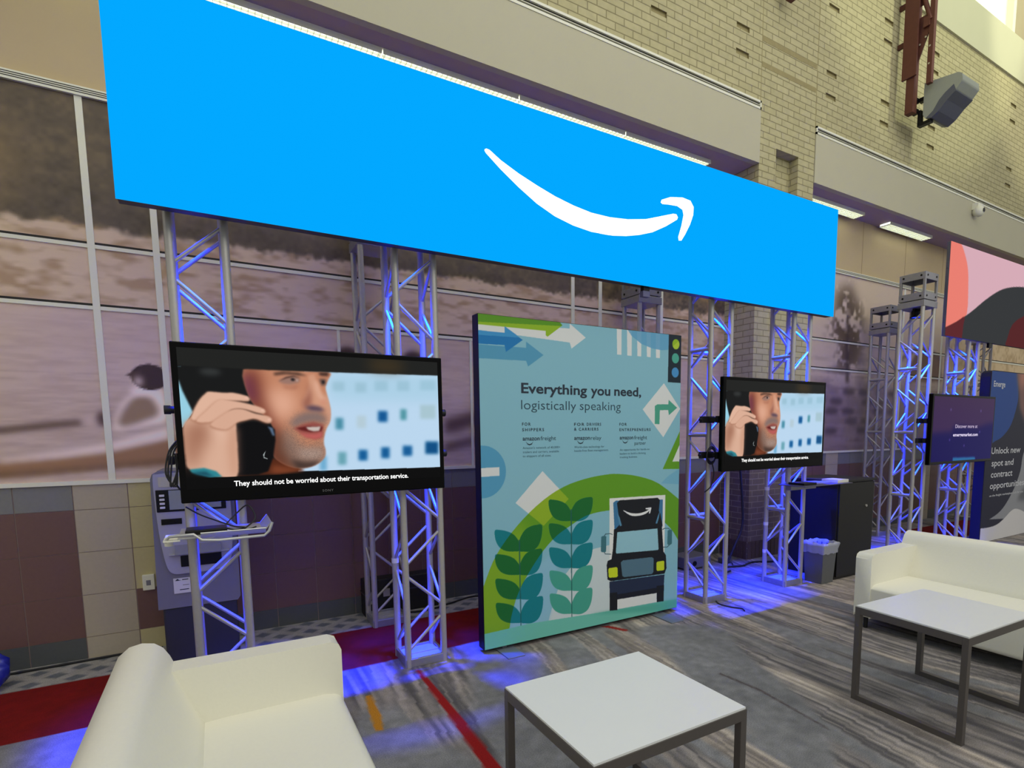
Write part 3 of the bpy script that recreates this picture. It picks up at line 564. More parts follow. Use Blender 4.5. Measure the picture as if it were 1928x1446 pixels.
    for q, f in enumerate(fing):
        c.poly([(x-.003, z-.005) for x, z in f], fold, .006, .7, curve=4); c.poly(f, (222-4*q, 178-5*q, 154-5*q), .003, curve=4)
    for q in ((0.158,1.844), (0.233,1.774), (0.264,1.722)): c.ell(*q, .008, .005, (240, 190, 172), .003, .9)
    c.poly([(-0.135,1.453),(-0.068,1.459),(-0.012,1.438),(0.014,1.406),(-0.043,1.405),(-0.126,1.435)], (44, 132, 144), .004); c.poly([(-0.126,1.436),(-0.062,1.44),(-0.021,1.406),(-0.099,1.421)], (24, 78, 96), .005)
    # letterbox below; top bar repainted with its grey and warm screen reflection
    c.poly([(-0.17,1.405),(0.083,1.404),(1.285,1.411),(1.298,1.193),(-0.187,1.253)], (6, 6, 7))
    c.poly([(-0.17,2.143),(1.38,2.172),(1.376,2.018),(0.595,2.006),(0.151,2.002),(-0.179,2.006)], (30, 31, 30), .002); c.ell(*(0.939,2.058), .12, .03, (78, 60, 32), .03, .8)
    return c
M_screen = mat_attr('screen_picture', emit=1.0, rough=.16, spec=.07)

def television(label, x0, x1, z0, z1, y):
    t = thing('television', label, 'television', ((x0+x1)/2, y, z0), 'black televisions showing the man on the phone')
    MB().box((x0, y, z0), (x1, y+.045, z1)).build('frame', M_gloss, t, bevel=.006)
    MB().box((x0+.15, y+.044, z0+.12), (x1-.15, y+.075, z1-.12)).build('back_cover', M_black, t, bevel=.01)
    return t
tv = television('large black television with a captioned phone scene, in front of the two left truss towers', TX0, TX1, TZ0, TZ1, TY)
picture().build('screen', M_screen, TY-.001, tv)
ca, cb = (0.069,1.344), (1.054,1.352)
text('caption', 'They should not be worried about their transportation service.', ca[0], cb[0], cb[1]-.001, cb[1]+.0285, TY-.003, M_txtw, tv, bold=.012)
text('maker_mark', 'SONY', 0.53, 0.592, TZ0+.022, TZ0+.036, TY-.0012, mat('grey_mark', (110, 110, 112), .4), tv, spacing=1.2)
for zz_ in (1.50, 1.775):
    MB().tube((TX0-.035, TY+.10, zz_), (TX1+.035, TY+.10, zz_), .02, 14).tube((TX0-.05, TY+.10, zz_), (TX0-.02, TY+.10, zz_), .024, 14).tube((TX1+.02, TY+.10, zz_), (TX1+.05, TY+.10, zz_), .024, 14).build('mounting_bar', M_rub, tv)
for xx in (-.02, 1.19): MB().box((xx-.03, TY+.074, 1.45), (xx+.03, TY+.135, 1.85)).build('mounting_plate', M_black, tv)
w = MB()
for q, dx in enumerate((0, .012, -.01)): w.path(spline([(TX0+.02+dx, TY+.06, 1.62), (TX0-.03+dx, TY+.05, 1.55), (TX0-.05+dx, TY+.04, 1.43), (TX0-.03-dx, TY+.04, 1.36), (TX0-.01, TY+.045, 1.44), (TX0-.005+dx, TY+.05, 1.54)], 6, False), .0045)
w.path(spline([(TX0-.02, TY+.05, 1.38), (TX0+.0, TY+.05, 1.34), (TX0+.06, TY+.06, 1.31)], 6, False), .0045)
w.build('power_cable', M_rub, tv)
tv2 = television('black television right of the light blue banner, showing the captioned phone scene', 3.7762, 5.2306, 1.2801, 2.1086, 3.45)
sx = (5.2306-3.7762)/(TX1-TX0); sz = (2.1086-1.2801)/(TZ1-TZ0)
for o in list(tv.children):
    if o.name.split('.')[0] in ('screen', 'caption'):
        k_ = o.copy(); C.objects.link(k_); k_.parent = tv2; k_.scale = (sx, 1, sz)
for zz_ in (1.42, 1.74):
    MB().box((3.80, 3.525, zz_-.03), (5.2, 3.56, zz_+.03)).build('mounting_bar', M_black, tv2)
    MB().box((3.83, 3.55, zz_-.022), (3.87, 3.735, zz_+.022)).box((3.74, 3.66, zz_-.03), (3.90, 3.695, zz_+.03)).tube((3.72, 3.672, zz_), (3.76, 3.672, zz_), .012, 10).build('mounting_arm', M_rub, tv2, bevel=.004)
    MB().box((5.05, 3.55, zz_-.022), (5.09, 3.67, zz_+.022)).build('mounting_arm', M_rub, tv2, bevel=.004)
w = MB()
for q in range(5):
    ang = np.linspace(0, 2*math.pi, 18); w.path([(3.80+.012*q+.055*math.cos(t), 3.60+.01*q, 1.41+.07*math.sin(t)+.004*q) for t in ang], .006)
w.path(spline([(3.83, 3.61, 1.34), (3.84, 3.60, 1.25), (3.83, 3.62, 1.14), (3.79, 3.66, 1.08)], 6, False), .0055)
w.build('power_cable', M_rub, tv2)

def grid_fn(G, u0, v0, du, dv, nv):
    """bilinear lookup in a grid of measured banner points"""
    def f(u, v):
        nu = len(G)//nv; i = min(max(int((u-u0)//du), 0), nu-2); j = min(max(int((v-v0)//dv), 0), nv-2); a, b = (u-u0)/du-i, (v-v0)/dv-j
        g = lambda m, n: np.array(G[m*nv+n]); q = (g(i, j)*(1-a)+g(i+1, j)*a)*(1-b)+(g(i, j+1)*(1-a)+g(i+1, j+1)*a)*b
        return float(q[0]), float(q[1])
    return f
PP = grid_fn([(1.58,2.532),(1.574,2.286),(1.568,2.037),(1.562,1.785),(1.556,1.529),(1.55,1.271),(1.86,2.563),(1.856,2.308),(1.852,2.05),(1.848,1.788),(1.843,1.523),(1.839,1.255),(2.162,2.596),(2.16,2.331),(2.157,2.063),(2.155,1.792),(2.152,1.517),(2.149,1.238),(2.488,2.631),(2.487,2.357),(2.487,2.078),(2.486,1.796),(2.486,1.509),(2.486,1.219),(2.84,2.67),(2.842,2.384),(2.844,2.094),(2.846,1.8),(2.848,1.502),(2.85,1.199),(3.222,2.711),(3.227,2.413),(3.232,2.111),(3.237,1.804),(3.242,1.493),(3.247,1.177),(3.638,2.757),(3.647,2.446),(3.655,2.13),(3.664,1.809),(3.672,1.484),(3.681,1.153)], 100, 0, 300, 300, 6)
PR = grid_fn([(1.462,1.397),(1.455,1.109),(1.447,0.817),(1.439,0.52),(1.432,0.22),(1.424,-0.085),(1.778,1.385),(1.772,1.084),(1.767,0.779),(1.761,0.47),(1.756,0.157),(1.75,-0.162),(2.121,1.371),(2.118,1.057),(2.115,0.739),(2.112,0.416),(2.108,0.088),(2.105,-0.245),(2.496,1.356),(2.496,1.028),(2.495,0.695),(2.495,0.356),(2.494,0.012),(2.494,-0.337),(2.906,1.34),(2.909,0.996),(2.912,0.646),(2.915,0.291),(2.918,-0.071),(2.922,-0.438),(3.358,1.323),(3.365,0.961),(3.372,0.593),(3.379,0.219),(3.386,-0.162),(3.394,-0.55),(3.857,1.303),(3.869,0.922),(3.881,0.534),(3.893,0.139),(3.906,-0.264),(3.918,-0.673)], 0, 0, 300, 300, 6)

# ------------------------------------------------------------------ light blue printed banner on its frame
bn = thing('banner_stand', 'tall light blue printed banner with truck and leaves on flat metal feet', 'banner', (2.56, 3.75, 0))
PX0, PX1, PZ0, PZ1, PY = 1.602, 3.519, .03, 2.467, 3.705
MB().box((PX0, PY+.002, PZ0), (PX1, PY+.10, PZ1)).build('frame', M_black, bn, bevel=.004)
p = Canvas(PX0+.004, PX1-.004, PZ0+.004, PZ1-.004, .0033, (136, 190, 208))
WHT = (222, 226, 226)
p.poly([(1.577,2.401),(2.362,2.426),(2.363,2.463),(2.51,2.369),(2.378,2.277),(2.362,2.321),(1.576,2.354)], WHT)
p.poly([(1.577,2.408),(2.295,2.442),(2.165,2.349),(2.149,2.359),(2.15,2.391),(1.577,2.39)], (146, 186, 38)); p.poly([(1.578,2.467),(2.267,2.472),(2.297,2.444),(2.29,2.438),(1.577,2.406)], (92, 152, 34))
p.poly([(1.573,2.253),(1.982,2.255),(1.983,2.3),(2.129,2.212),(1.997,2.121),(1.981,2.161),(1.571,2.158)], (84, 156, 192))
p.poly([(1.576,2.349),(1.81,2.349),(1.811,2.394),(1.955,2.309),(1.818,2.215),(1.807,2.262),(1.573,2.257)], (28, 122, 188)); p.poly([(1.576,2.349),(1.81,2.349),(1.811,2.394),(1.901,2.344),(1.925,2.324),(1.575,2.318)], (62, 150, 208))
for a in ((1275, 205, 1316, 430), (1358, 210, 1398, 438), (1440, 215, 1476, 442), (1519, 220, 1556, 448), (1597, 225, 1632, 456)):
    q = a; p.poly([PP(q[0], q[1]), PP(q[2], q[1]+3), PP(q[2]-2, q[3]), PP(q[0]+3, q[3]-3)], WHT)
cir = [(2.905,2.485),(2.966,2.418),(3.069,2.362),(3.188,2.333),(3.296,2.326),(3.365,2.334),(3.382,2.507)]
p.poly(cir, (96, 164, 206), 0, .85)
p.poly([(3.37,2.496),(3.573,2.502),(3.584,2.058),(3.366,2.06)], (26, 42, 54))
for cx_, cz_, col in ((1761, 342, (150, 190, 40)), (1757, 458, (76, 168, 150)), (1755, 575, (72, 146, 204))):
    q = PP(cx_, cz_); p.ell(q[0], q[1], .041, .043, col)
q = PP(1761, 342); p.poly([(q[0]-.036, q[1]-.02), (q[0]+.03, q[1]+.028), (q[0]+.041, q[1]), (q[0]+.02, q[1]-.038), (q[0]-.015, q[1]-.042)], (176, 206, 60))
p.poly([(3.322,2.05),(3.514,1.834),(3.323,1.586),(3.089,1.823)], WHT)
p.poly([(3.225,1.701),(3.223,1.854),(3.252,1.869),(3.376,1.871),(3.378,1.91),(3.479,1.843),(3.384,1.777),(3.375,1.822),(3.28,1.819),(3.277,1.699)], (76, 164, 140))
p.poly([(3.591,1.766),(3.321,1.309),(3.602,1.3)], (98, 158, 36)); p.poly([(3.594,1.658),(3.433,1.371),(3.601,1.368)], WHT)
p.ell(*(1.618,1.357), .185, .19, (84, 158, 196)); p.poly([(1.562,1.385),(1.75,1.388),(1.75,1.324),(1.56,1.323)], WHT)
p.poly([(3.601,1.344),(3.386,1.245),(3.303,1.185),(3.606,1.157)], (104, 172, 206), 0, .6)
dia_ = p.mask([(2.111,1.343),(2.347,1.113),(2.117,0.92),(1.877,1.115)]); p.put(dia_, WHT)
arc = [(1.574,0.438),(1.614,0.536),(1.688,0.697),(1.79,0.838),(1.94,0.988),(2.119,1.121),(2.304,1.213),(2.496,1.263),(2.683,1.287),(2.836,1.289),(3.053,1.258),(3.282,1.183),(3.559,1.002)]
inn = [(3.569,0.57),(3.517,0.657),(3.441,0.756),(3.351,0.834),(3.24,0.905),(3.057,0.967),(2.881,0.993),(2.753,0.99),(2.629,0.984),(2.496,0.96),(2.365,0.899),(2.239,0.833),(2.115,0.728),(2.005,0.598),(1.921,0.477),(1.868,0.374),(1.828,0.249),(1.8,0.105),(1.557,0.154)]
ga = p.mask(spline(arc, 3, False)+spline(inn[:-2], 3, False)+inn[-2:]); p.put(ga, (98, 158, 34)); p.put(ga*dia_, (160, 190, 40), .8)
lo = p.mask([(1.58,0.701),(1.906,0.991),(2.066,0.702),(1.898,0.449),(1.811,0.092),(1.568,0.142)], .05); p.put(ga*lo*(1-dia_), (142, 182, 38), .75)
p.poly(spline([(2.146,0.136),(2.223,0.354),(2.312,0.507),(2.442,0.612),(2.589,0.684)], 3, False)+[(2.783,0.702),(2.786,0.122),(2.146,0.136)], WHT, 0, .8)
p.poly([(1.823,0.101),(1.867,0.348),(1.957,0.514),(2.017,0.58),(2.238,0.725),(2.223,0.398),(2.158,0.133)], (150, 198, 226), .01, .5)
# leaves
def leafpx(b, t, side):
    (bx, bz), (tx, tz) = b, t; s_ = 1 if tx > bx else -1; w_ = abs(tx-bx); h_ = abs(bz-tz)
    L = [(0, 1.0), (0, .66), (.07, .44), (.25, .19), (.5, .05), (.76, -.01), (1, 0), (1.0, .34), (.93, .62), (.80, .85), (.62, .98), (.42, 1.04), (.2, 1.04)]
    return [PR(bx+s_*w_*a, tz+h_*c_) for a, c_ in L]
P1 = [((418, 612), (240, 462), (587, 424)), ((423, 785), (243, 642), (588, 603)), ((427, 965), (247, 822), (592, 782)), ((430, 1140), (250, 1000), (594, 952))]
P2 = [((800, 388), (638, 240), (957, 222)), ((803, 560), (640, 415), (957, 390)), ((803, 735), (642, 592), (957, 558)), ((805, 902), (644, 762), (957, 724)), ((805, 1072), (646, 932), (955, 890))]
for P_, hi in ((P1, 0), (P2, 1)):
    for k_, (b_, l_, r_t) in enumerate(P_):
        for tip in (l_, r_t):
            m_ = p.mask(spline(leafpx(b_, tip, 1), 3)); base = (10, 128, 140) if k_ < 3 or not hi else (70, 164, 146)
            p.put(m_, base); p.put(m_*ga, (22, 108, 48))
    p.poly([PR(P_[0][0][0]-5, P_[0][0][1]-80), PR(P_[0][0][0]+5, P_[0][0][1]-80), PR(P_[-1][0][0]+4, 1185 if not hi else 1110), PR(P_[-1][0][0]-3, 1185 if not hi else 1110)], (30, 92, 90), 0, .8)
# ground band
p.poly([(1.536,0.156),(1.988,0.166),(2.75,0.133),(3.614,0.108),(3.619,-0.077),(1.533,0.035)], (112, 196, 180)); p.poly([(2.495,0.141),(2.75,0.133),(3.614,0.108),(3.617,-0.015),(2.562,0.138)], (84, 174, 158), .01, .9)
# truck
K = (22, 26, 34)
p.poly([(2.746,1.09),(3.356,1.08),(3.355,0.447),(2.749,0.48)], (232, 234, 232))
p.poly([(2.784,1.051),(2.812,1.067),(3.329,1.041),(3.327,0.794),(2.799,0.81)], (62, 120, 164))
p.poly([(2.823,1.046),(2.851,1.067),(3.269,1.06),(3.294,1.039),(3.283,0.943),(3.302,0.917),(3.33,0.806),(2.799,0.819),(2.853,0.862),(2.838,0.956)], K); p.poly([(2.824,0.968),(2.853,0.92),(2.876,0.849),(2.856,0.848),(2.838,0.904)], (86, 140, 176)); p.poly([(3.296,0.942),(3.271,0.896),(3.247,0.835),(3.266,0.831),(3.284,0.877)], (86, 140, 176))
p.poly(spline([(2.885,0.982),(2.968,0.95),(3.057,0.94),(3.132,0.951),(3.18,0.969),(3.185,0.961),(3.132,0.929),(3.042,0.918),(2.961,0.932)], 3), (236, 238, 238)); p.poly([(3.132,0.979),(3.196,0.982),(3.197,0.972),(3.184,0.93),(3.17,0.928),(3.177,0.964),(3.135,0.969)], (236, 238, 238))
p.poly([(2.793,0.828),(3.32,0.814),(3.344,0.572),(3.373,0.537),(3.383,0.418),(3.36,0.369),(2.763,0.387),(2.728,0.407),(2.719,0.531),(2.73,0.566),(2.769,0.575),(2.783,0.661)], K)
p.poly([(2.828,0.798),(3.27,0.788),(3.286,0.601),(3.277,0.594),(2.823,0.617),(2.814,0.628)], (150, 200, 216))
p.poly([(2.891,0.55),(3.207,0.539),(3.231,0.524),(3.229,0.402),(3.214,0.387),(2.907,0.402),(2.885,0.414),(2.867,0.535)], (84, 118, 138))
p.poly([(2.744,0.502),(2.821,0.501),(2.833,0.49),(2.836,0.421),(2.824,0.413),(2.75,0.419),(2.739,0.43),(2.737,0.493)], (204, 220, 40)); p.poly([(3.275,0.489),(3.342,0.49),(3.355,0.481),(3.356,0.407),(3.343,0.401),(3.277,0.405),(3.265,0.417),(3.264,0.481)], (204, 220, 40))
p.poly([(2.748,0.385),(3.36,0.362),(3.354,0.26),(3.27,0.208),(2.831,0.219),(2.751,0.281)], (34, 46, 74)); p.poly([(2.751,0.287),(2.832,0.282),(2.834,0.125),(2.752,0.133)], K); p.poly([(3.269,0.271),(3.356,0.265),(3.355,0.116),(3.272,0.121)], K); p.poly([(2.833,0.221),(3.27,0.208),(3.272,0.122),(2.833,0.133)], (226, 230, 230)); p.poly([(2.833,0.262),(3.27,0.254),(3.27,0.205),(2.833,0.218)], (24, 28, 42))
for s_ in ([(2.663,0.776),(2.674,0.781),(2.705,0.78),(2.715,0.772),(2.713,0.649),(2.703,0.642),(2.668,0.647),(2.659,0.658)], [(3.39,0.756),(3.401,0.762),(3.433,0.762),(3.443,0.753),(3.442,0.635),(3.433,0.626),(3.397,0.627),(3.387,0.638)]): p.poly(s_, (62, 116, 128))
for s_ in ([(2.685,0.778),(2.705,0.799),(2.754,0.798),(2.78,0.786),(2.78,0.78),(2.754,0.791),(2.71,0.791),(2.693,0.777)], [(2.688,0.647),(2.702,0.625),(2.766,0.615),(2.766,0.622),(2.707,0.631),(2.696,0.646)], [(3.327,0.776),(3.352,0.785),(3.401,0.78),(3.425,0.762),(3.414,0.764),(3.394,0.774),(3.356,0.778),(3.33,0.769)], [(3.34,0.609),(3.388,0.604),(3.423,0.627),(3.413,0.63),(3.385,0.611),(3.34,0.616)]): p.poly(s_, (62, 96, 110))
p.build('printed_panel', mat_attr('banner_print', rough=.65, spec=.3), PY, bn)
def bt(name, s_, z, a, b_, h_, m_=None, bold=0, sp=1.0):
    """lettering from banner point a to b_, h_ tall"""
    text(name, s_, a[0], b_[0], (a[1]+b_[1])/2, (a[1]+b_[1])/2+h_, PY-.0012, m_ or M_txtd, bn, bold, sp)
for s_, pa in (('Everything', [(1.937,1.927),(2.521,1.929)]), ('you', [(2.558,1.929),(2.749,1.93)]), ('need,', [(2.789,1.93),(3.07,1.932)])): bt('headline_lettering', s_, 0, *pa, .073, bold=.022)
for s_, pa in (('logistically', [(1.935,1.807),(2.418,1.809)]), ('speaking', [(2.454,1.809),(2.856,1.812)])): bt('headline_lettering', s_, 0, *pa, .070, M_ink2, bold=-.008)
for s_, pa, h_ in (('FOR', [(1.941,1.688),(2.013,1.689)], .036), ('SHIPPERS', [(1.941,1.647),(2.128,1.647)], .036), ('FOR', [(2.4,1.687),(2.496,1.687)], .036), ('DRIVERS', [(2.519,1.687),(2.658,1.688)], .036), ('&', [(2.399,1.65),(2.422,1.649)], .036), ('CARRIERS', [(2.443,1.649),(2.632,1.649)], .036), ('FOR', [(2.844,1.687),(2.92,1.688)], .036), ('ENTREPRENEURS', [(2.845,1.644),(3.177,1.642)], .036)):
    bt('column_heading', s_, 0, *pa, .022, bold=.016, sp=1.35)
for s1, pa, s2, pb in (('amazon', [(1.944,1.577),(2.089,1.579)], 'freight', [(2.097,1.578),(2.233,1.578)]), ('amazon', [(2.4,1.578),(2.549,1.576)], 'relay', [(2.558,1.576),(2.661,1.574)]), ('amazon', [(2.847,1.575),(2.991,1.574)], 'freight', [(3.0,1.573),(3.139,1.573)])):
    bt('service_name', s1, 0, *pa, .031, bold=.014); bt('service_name', s2, 0, *pb, .031, M_ink2)
    cx_ = pa[0][0]+.40*(pa[1][0]-pa[0][0]); w_ = .22*(pa[1][0]-pa[0][0]); zb_ = pa[0][1]-.006
    sm_ = [(cx_-w_, zb_), (cx_-w_*.5, zb_-.016), (cx_, zb_-.021), (cx_+w_*.6, zb_-.015), (cx_+w_, zb_), (cx_+w_*.6, zb_-.023), (cx_, zb_-.029), (cx_-w_*.5, zb_-.024)]
    MB().prism(sm_, PY-.0013, PY-.0005, 'y').build('service_mark', M_txtd, bn)
bt('service_name', 'partner', 0, *[(3.004,1.528),(3.127,1.526)], .029, M_ink2)
M_ink3 = mat('grey_blue_ink', (64, 104, 122), .6, var=.02)
for s_, pa in (("Amazon's network of 40,000+", [(1.943,1.515),(2.27,1.515)]), ('trailers and carriers, available', [(1.944,1.485),(2.259,1.483)]), ('to shippers of all sizes.', [(1.943,1.455),(2.189,1.452)]), ('World-class technology for', [(2.401,1.515),(2.69,1.509)]), ('hassle-free fleet management.', [(2.401,1.486),(2.734,1.48)]), ('An opportunity for hands-on', [(2.849,1.483),(3.168,1.477)]), ('leaders to build a thriving', [(2.849,1.451),(3.126,1.446)]), ('trucking business.', [(2.849,1.421),(3.037,1.418)])):
    bt('small_print', s_, 0, *pa, .0165, M_ink3)
for pts in ([(1.742,3.822),(1.733,3.529),(1.882,3.528),(1.897,3.802)], [(3.373,3.791),(3.252,3.464),(3.405,3.463),(3.52,3.753)]):
    xa = pts[0][0]; MB().box((pts[1][0]-.02, pts[1][1], 0), (pts[1][0]+.12, PY+.28, .009), 0).box((pts[1][0]+.03, PY+.03, .009), (pts[1][0]+.07, PY+.07, .032), 0).build('foot', mat('foot_plate', (118, 126, 138), .5, .3, var=.05), bn, bevel=.004)

# ------------------------------------------------------------------ pink led sign, purple monitor, dark banner at right
s2 = thing('led_sign', 'pink and charcoal led sign with curved bands at the right edge', 'sign', (9.5, 3.57, 2.79))
MB().box((7.785, 3.576, 2.79), (12.2, 3.616, 3.915)).box((7.78, 3.585, 2.95), (7.79, 3.61, 3.03)).box((7.78, 3.585, 3.6), (7.79, 3.61, 3.68)).build('cabinet', mat('sign_case', (86, 86, 98), .5, .2, var=.05), s2, bevel=.003)
k = Canvas(7.785, 12.2, 2.79, 3.915, .012, (222, 178, 190))
k.poly([(7.672,3.952),(7.979,3.947),(8.132,3.831),(8.244,3.663),(8.288,3.452),(8.302,3.105),(8.109,2.941),(7.652,2.83)], (242, 132, 118), 0, 1, curve=3)
k.poly(spline([(7.732,2.872),(8.043,2.979),(8.394,3.129),(8.756,3.316),(9.075,3.459),(9.345,3.545),(9.705,3.609),(10.089,3.643)], 3, False)+[(12.3, 3.6), (12.3, 2.7), (7.7, 2.7)], (58, 60, 62))
k.poly(spline([(7.732,2.872),(8.043,2.979),(8.246,3.063),(8.231,2.952),(8.213,2.76)], 3, False)+[(7.7, 2.7)], (98, 44, 48)); k.poly([(9.53,2.715),(9.53,2.924),(9.649,3.095),(9.934,3.219),(10.362,3.293),(10.474,2.744)], (90, 42, 44), 0, 1, curve=2)
k.build('screen', mat_attr('led_picture', emit=.92, rough=.6, spec=0), 3.574, s2)
MB().box((9.0, 3.58, 2.73), (9.08, 3.612, 2.792)).build('latch', M_black, s2)

t3 = thing('monitor', 'black wall-mounted monitor showing a dark purple page beside the dark banner', 'monitor', (8.15, 3.45, 1.2))
q = [7.335, 8.98, 1.205, 2.063]
MB().box((q[0], 3.45, q[2]), (q[1], 3.50, q[3])).build('frame', M_gloss, t3, bevel=.006)
k = Canvas(q[0]+.03, q[1]-.03, q[2]+.035, q[3]-.03, .006, (16, 4, 92))
k.poly([(7.244,2.148),(9.012,2.211),(9.027,1.717),(8.759,1.691),(8.531,1.652),(7.884,1.674),(7.835,1.601),(7.315,1.58)], (66, 40, 90), .03); k.poly([(7.08,2.256),(9.137,2.347),(9.199,1.995),(7.11,2.01)], (74, 50, 78), .12, .8)
for u_ in ([(7.78,1.877),(8.575,1.871),(8.581,1.598),(7.795,1.503),(8.178,1.426)]): k.ell(u_[0], u_[1], .012, .012, (128, 110, 196), .006)
k.poly([(7.904,1.282),(8.499,1.274),(8.515,1.218),(7.906,1.225)], (38, 116, 176), .004)
k.build('screen', mat_attr('monitor_picture', emit=.72, rough=.16, spec=.04), 3.449, t3)
M_lil = mat('lilac_glow', (176, 160, 190), .5, emit=.75); M_lil2 = mat('pale_glow', (206, 196, 224), .5, emit=.85)
ta, tb = [(7.913,1.645),(8.5,1.643)], [(7.868,1.546),(8.525,1.543)]
text('lettering', 'Discover more at', ta[0][0], ta[1][0], ta[0][1]+.006, ta[0][1]+.05, 3.446, M_lil, t3, .01); text('lettering', 'emergemarket.com', tb[0][0], tb[1][0], tb[1][1]+.004, tb[1][1]+.044, 3.446, M_lil2, t3, .02)
for zz_ in (1.50, 1.74): MB().box((7.36, 3.52, zz_-.03), (8.9, 3.55, zz_+.03)).box((7.40, 3.54, zz_-.02), (7.44, 3.638, zz_+.02)).box((7.30, 3.58, zz_-.03), (7.46, 3.61, zz_+.03)).box((8.58, 3.54, zz_-.02), (8.62, 3.618, zz_+.02)).build('mounting_arm', M_rub, t3, bevel=.004)
MB().box((7.5, 3.498, 1.35), (8.8, 3.525, 1.95)).build('back_cover', M_black, t3, bevel=.008)

b2 = thing('banner_stand', 'dark navy printed banner with rounded top at the far right edge', 'banner', (10.0, 3.68, 0))
bx0, bx1 = 9.26, 11.1
rr = [(bx0, 0), (bx1, 0), (bx1, 2.36), (bx1-.03, 2.42), (bx1-.09, 2.45), (bx0+.09, 2.45), (bx0+.03, 2.42), (bx0, 2.36)]
MB().prism(rr, 3.634, 3.76, 'y').build('frame', mat('navy_fabric', (14, 14, 36), .7, var=.1), b2)
k = Canvas(bx0+.01, bx1, .004, 2.44, .008, (28, 30, 52))
k.poly(spline([(8.879,2.481),(10.038,2.542),(10.118,2.385),(10.179,2.151),(10.163,1.986),(10.023,1.711),(9.804,1.548),(9.537,1.462),(8.905,1.386)], 3), (24, 68, 142))
k.poly([(10.024,2.506),(10.741,2.542),(10.99,1.323),(10.444,1.768),(10.259,1.933),(10.181,2.188)], (122, 88, 84), .03); k.ell(*(10.287,2.355), .1, .09, (196, 134, 110), .06)
k.poly(spline([(10.641,1.445),(10.505,1.22),(10.46,0.993),(10.288,0.735),(10.03,0.506),(9.801,0.393),(9.53,0.327)], 3, False)+[(10.025,0.295),(11.195,0.318),(10.966,1.441)], (146, 148, 154)); k.poly([(10.409,0.555),(10.644,0.733),(11.107,0.746),(11.166,0.462)], (96, 98, 104), .03)
k.poly(spline([(9.008,0.236),(9.47,0.209),(9.788,0.226),(10.025,0.298),(10.222,0.386),(10.391,0.417),(10.622,0.374),(10.867,0.295),(11.216,0.215)], 3, False)+[(12, .0), (9, 0)], (214, 212, 212))
k.a[:, :2] = np.array((28, 30, 52))/255
k.build('printed_panel', mat_attr('dark_banner_print', rough=.6), 3.632, b2)
M_prt = mat('white_print', (206, 208, 214), .6, var=.02)
for s_, pa, h_ in (('Emerge', [(9.354,2.223),(9.715,2.233)], .08), ('Unlock new', [(9.434,1.282),(10.397,1.276)], .092), ('spot and', [(9.472,1.103),(10.187,1.098)], .092), ('contract', [(9.475,0.941),(10.183,0.933)], .092), ('opportunities', [(9.47,0.783),(10.62,0.761)], .092), ('on the freight marketplace built for you', [(9.475,0.659),(10.613,0.657)], .03)):
    text('lettering', s_, pa[0][0], pa[1][0], (pa[0][1]+pa[1][1])/2, (pa[0][1]+pa[1][1])/2+h_, 3.630, M_prt, b2, .012)

# ------------------------------------------------------------------ white sofas
def sofa(label, xf, y0, y1, s, dark_leg=True):
    """front face at xf, s=+1 when the back lies towards +x; runs y0..y1"""
    t = thing('sofa', label, 'sofa', (xf+s*.45, (y0+y1)/2, 0), 'white leather lounge sofas')
    X = lambda d: xf+s*d
    ta = .13
    seat = [(X(.01), .105), (X(.0), .14), (X(.0), .345), (X(.02), .37), (X(.08), .382), (X(.50), .382), (X(.64), .375), (X(.64), .105)]
    MB().prism(seat, y0+ta-.004, y1-ta+.004, 'y').build('seat', M_leather, t, bevel=.018, seg=3, smooth=False)
    back = [(X(.565), .36), (X(.595), .42), (X(.63), .51), (X(.665), .60), (X(.69), .67), (X(.712), .71), (X(.742), .735), (X(.785), .744), (X(.83), .735), (X(.87), .70), (X(.90), .63), (X(.92), .45), (X(.92), .105), (X(.565), .105)]
    back = [tuple(q) for q in back]
    MB().prism(back, y0+.006, y1-.006, 'y', smooth=True).build('backrest', M_leather, t, bevel=.022, seg=4)
    for a, b in ((y0, y0+ta), (y1-ta, y1)):
        arm = [(X(-.006), .10), (X(-.006), .59), (X(.006), .62), (X(.04), .635), (X(.72), .638), (X(.84), .62), (X(.86), .58), (X(.86), .10)]
        MB().prism(arm, a, b, 'y').build('armrest', M_leather, t, bevel=.036, seg=5)
    for d in (.06, .80):
        for yy in (y0+.07, y1-.07): MB().tube((X(d), yy, 0), (X(d), yy, .115), .016, 12, r2=.02).build('leg', M_rub, t)
    for o in t.children:
        if o.type == 'MESH' and o.name.split('.')[0] in ('seat', 'backrest', 'armrest'):
            o.data.polygons.foreach_set('use_smooth', [True]*len(o.data.polygons))
            w_ = o.modifiers.new('normals', 'WEIGHTED_NORMAL'); w_.keep_sharp = False
    return t
sofa('white leather sofa at bottom left, backrest to the left, before the leftmost truss tower', .455, 1.15, 2.945, -1)
sofa('white leather sofa at the right edge, behind the second coffee table', 4.48, .95, 2.615, 1)

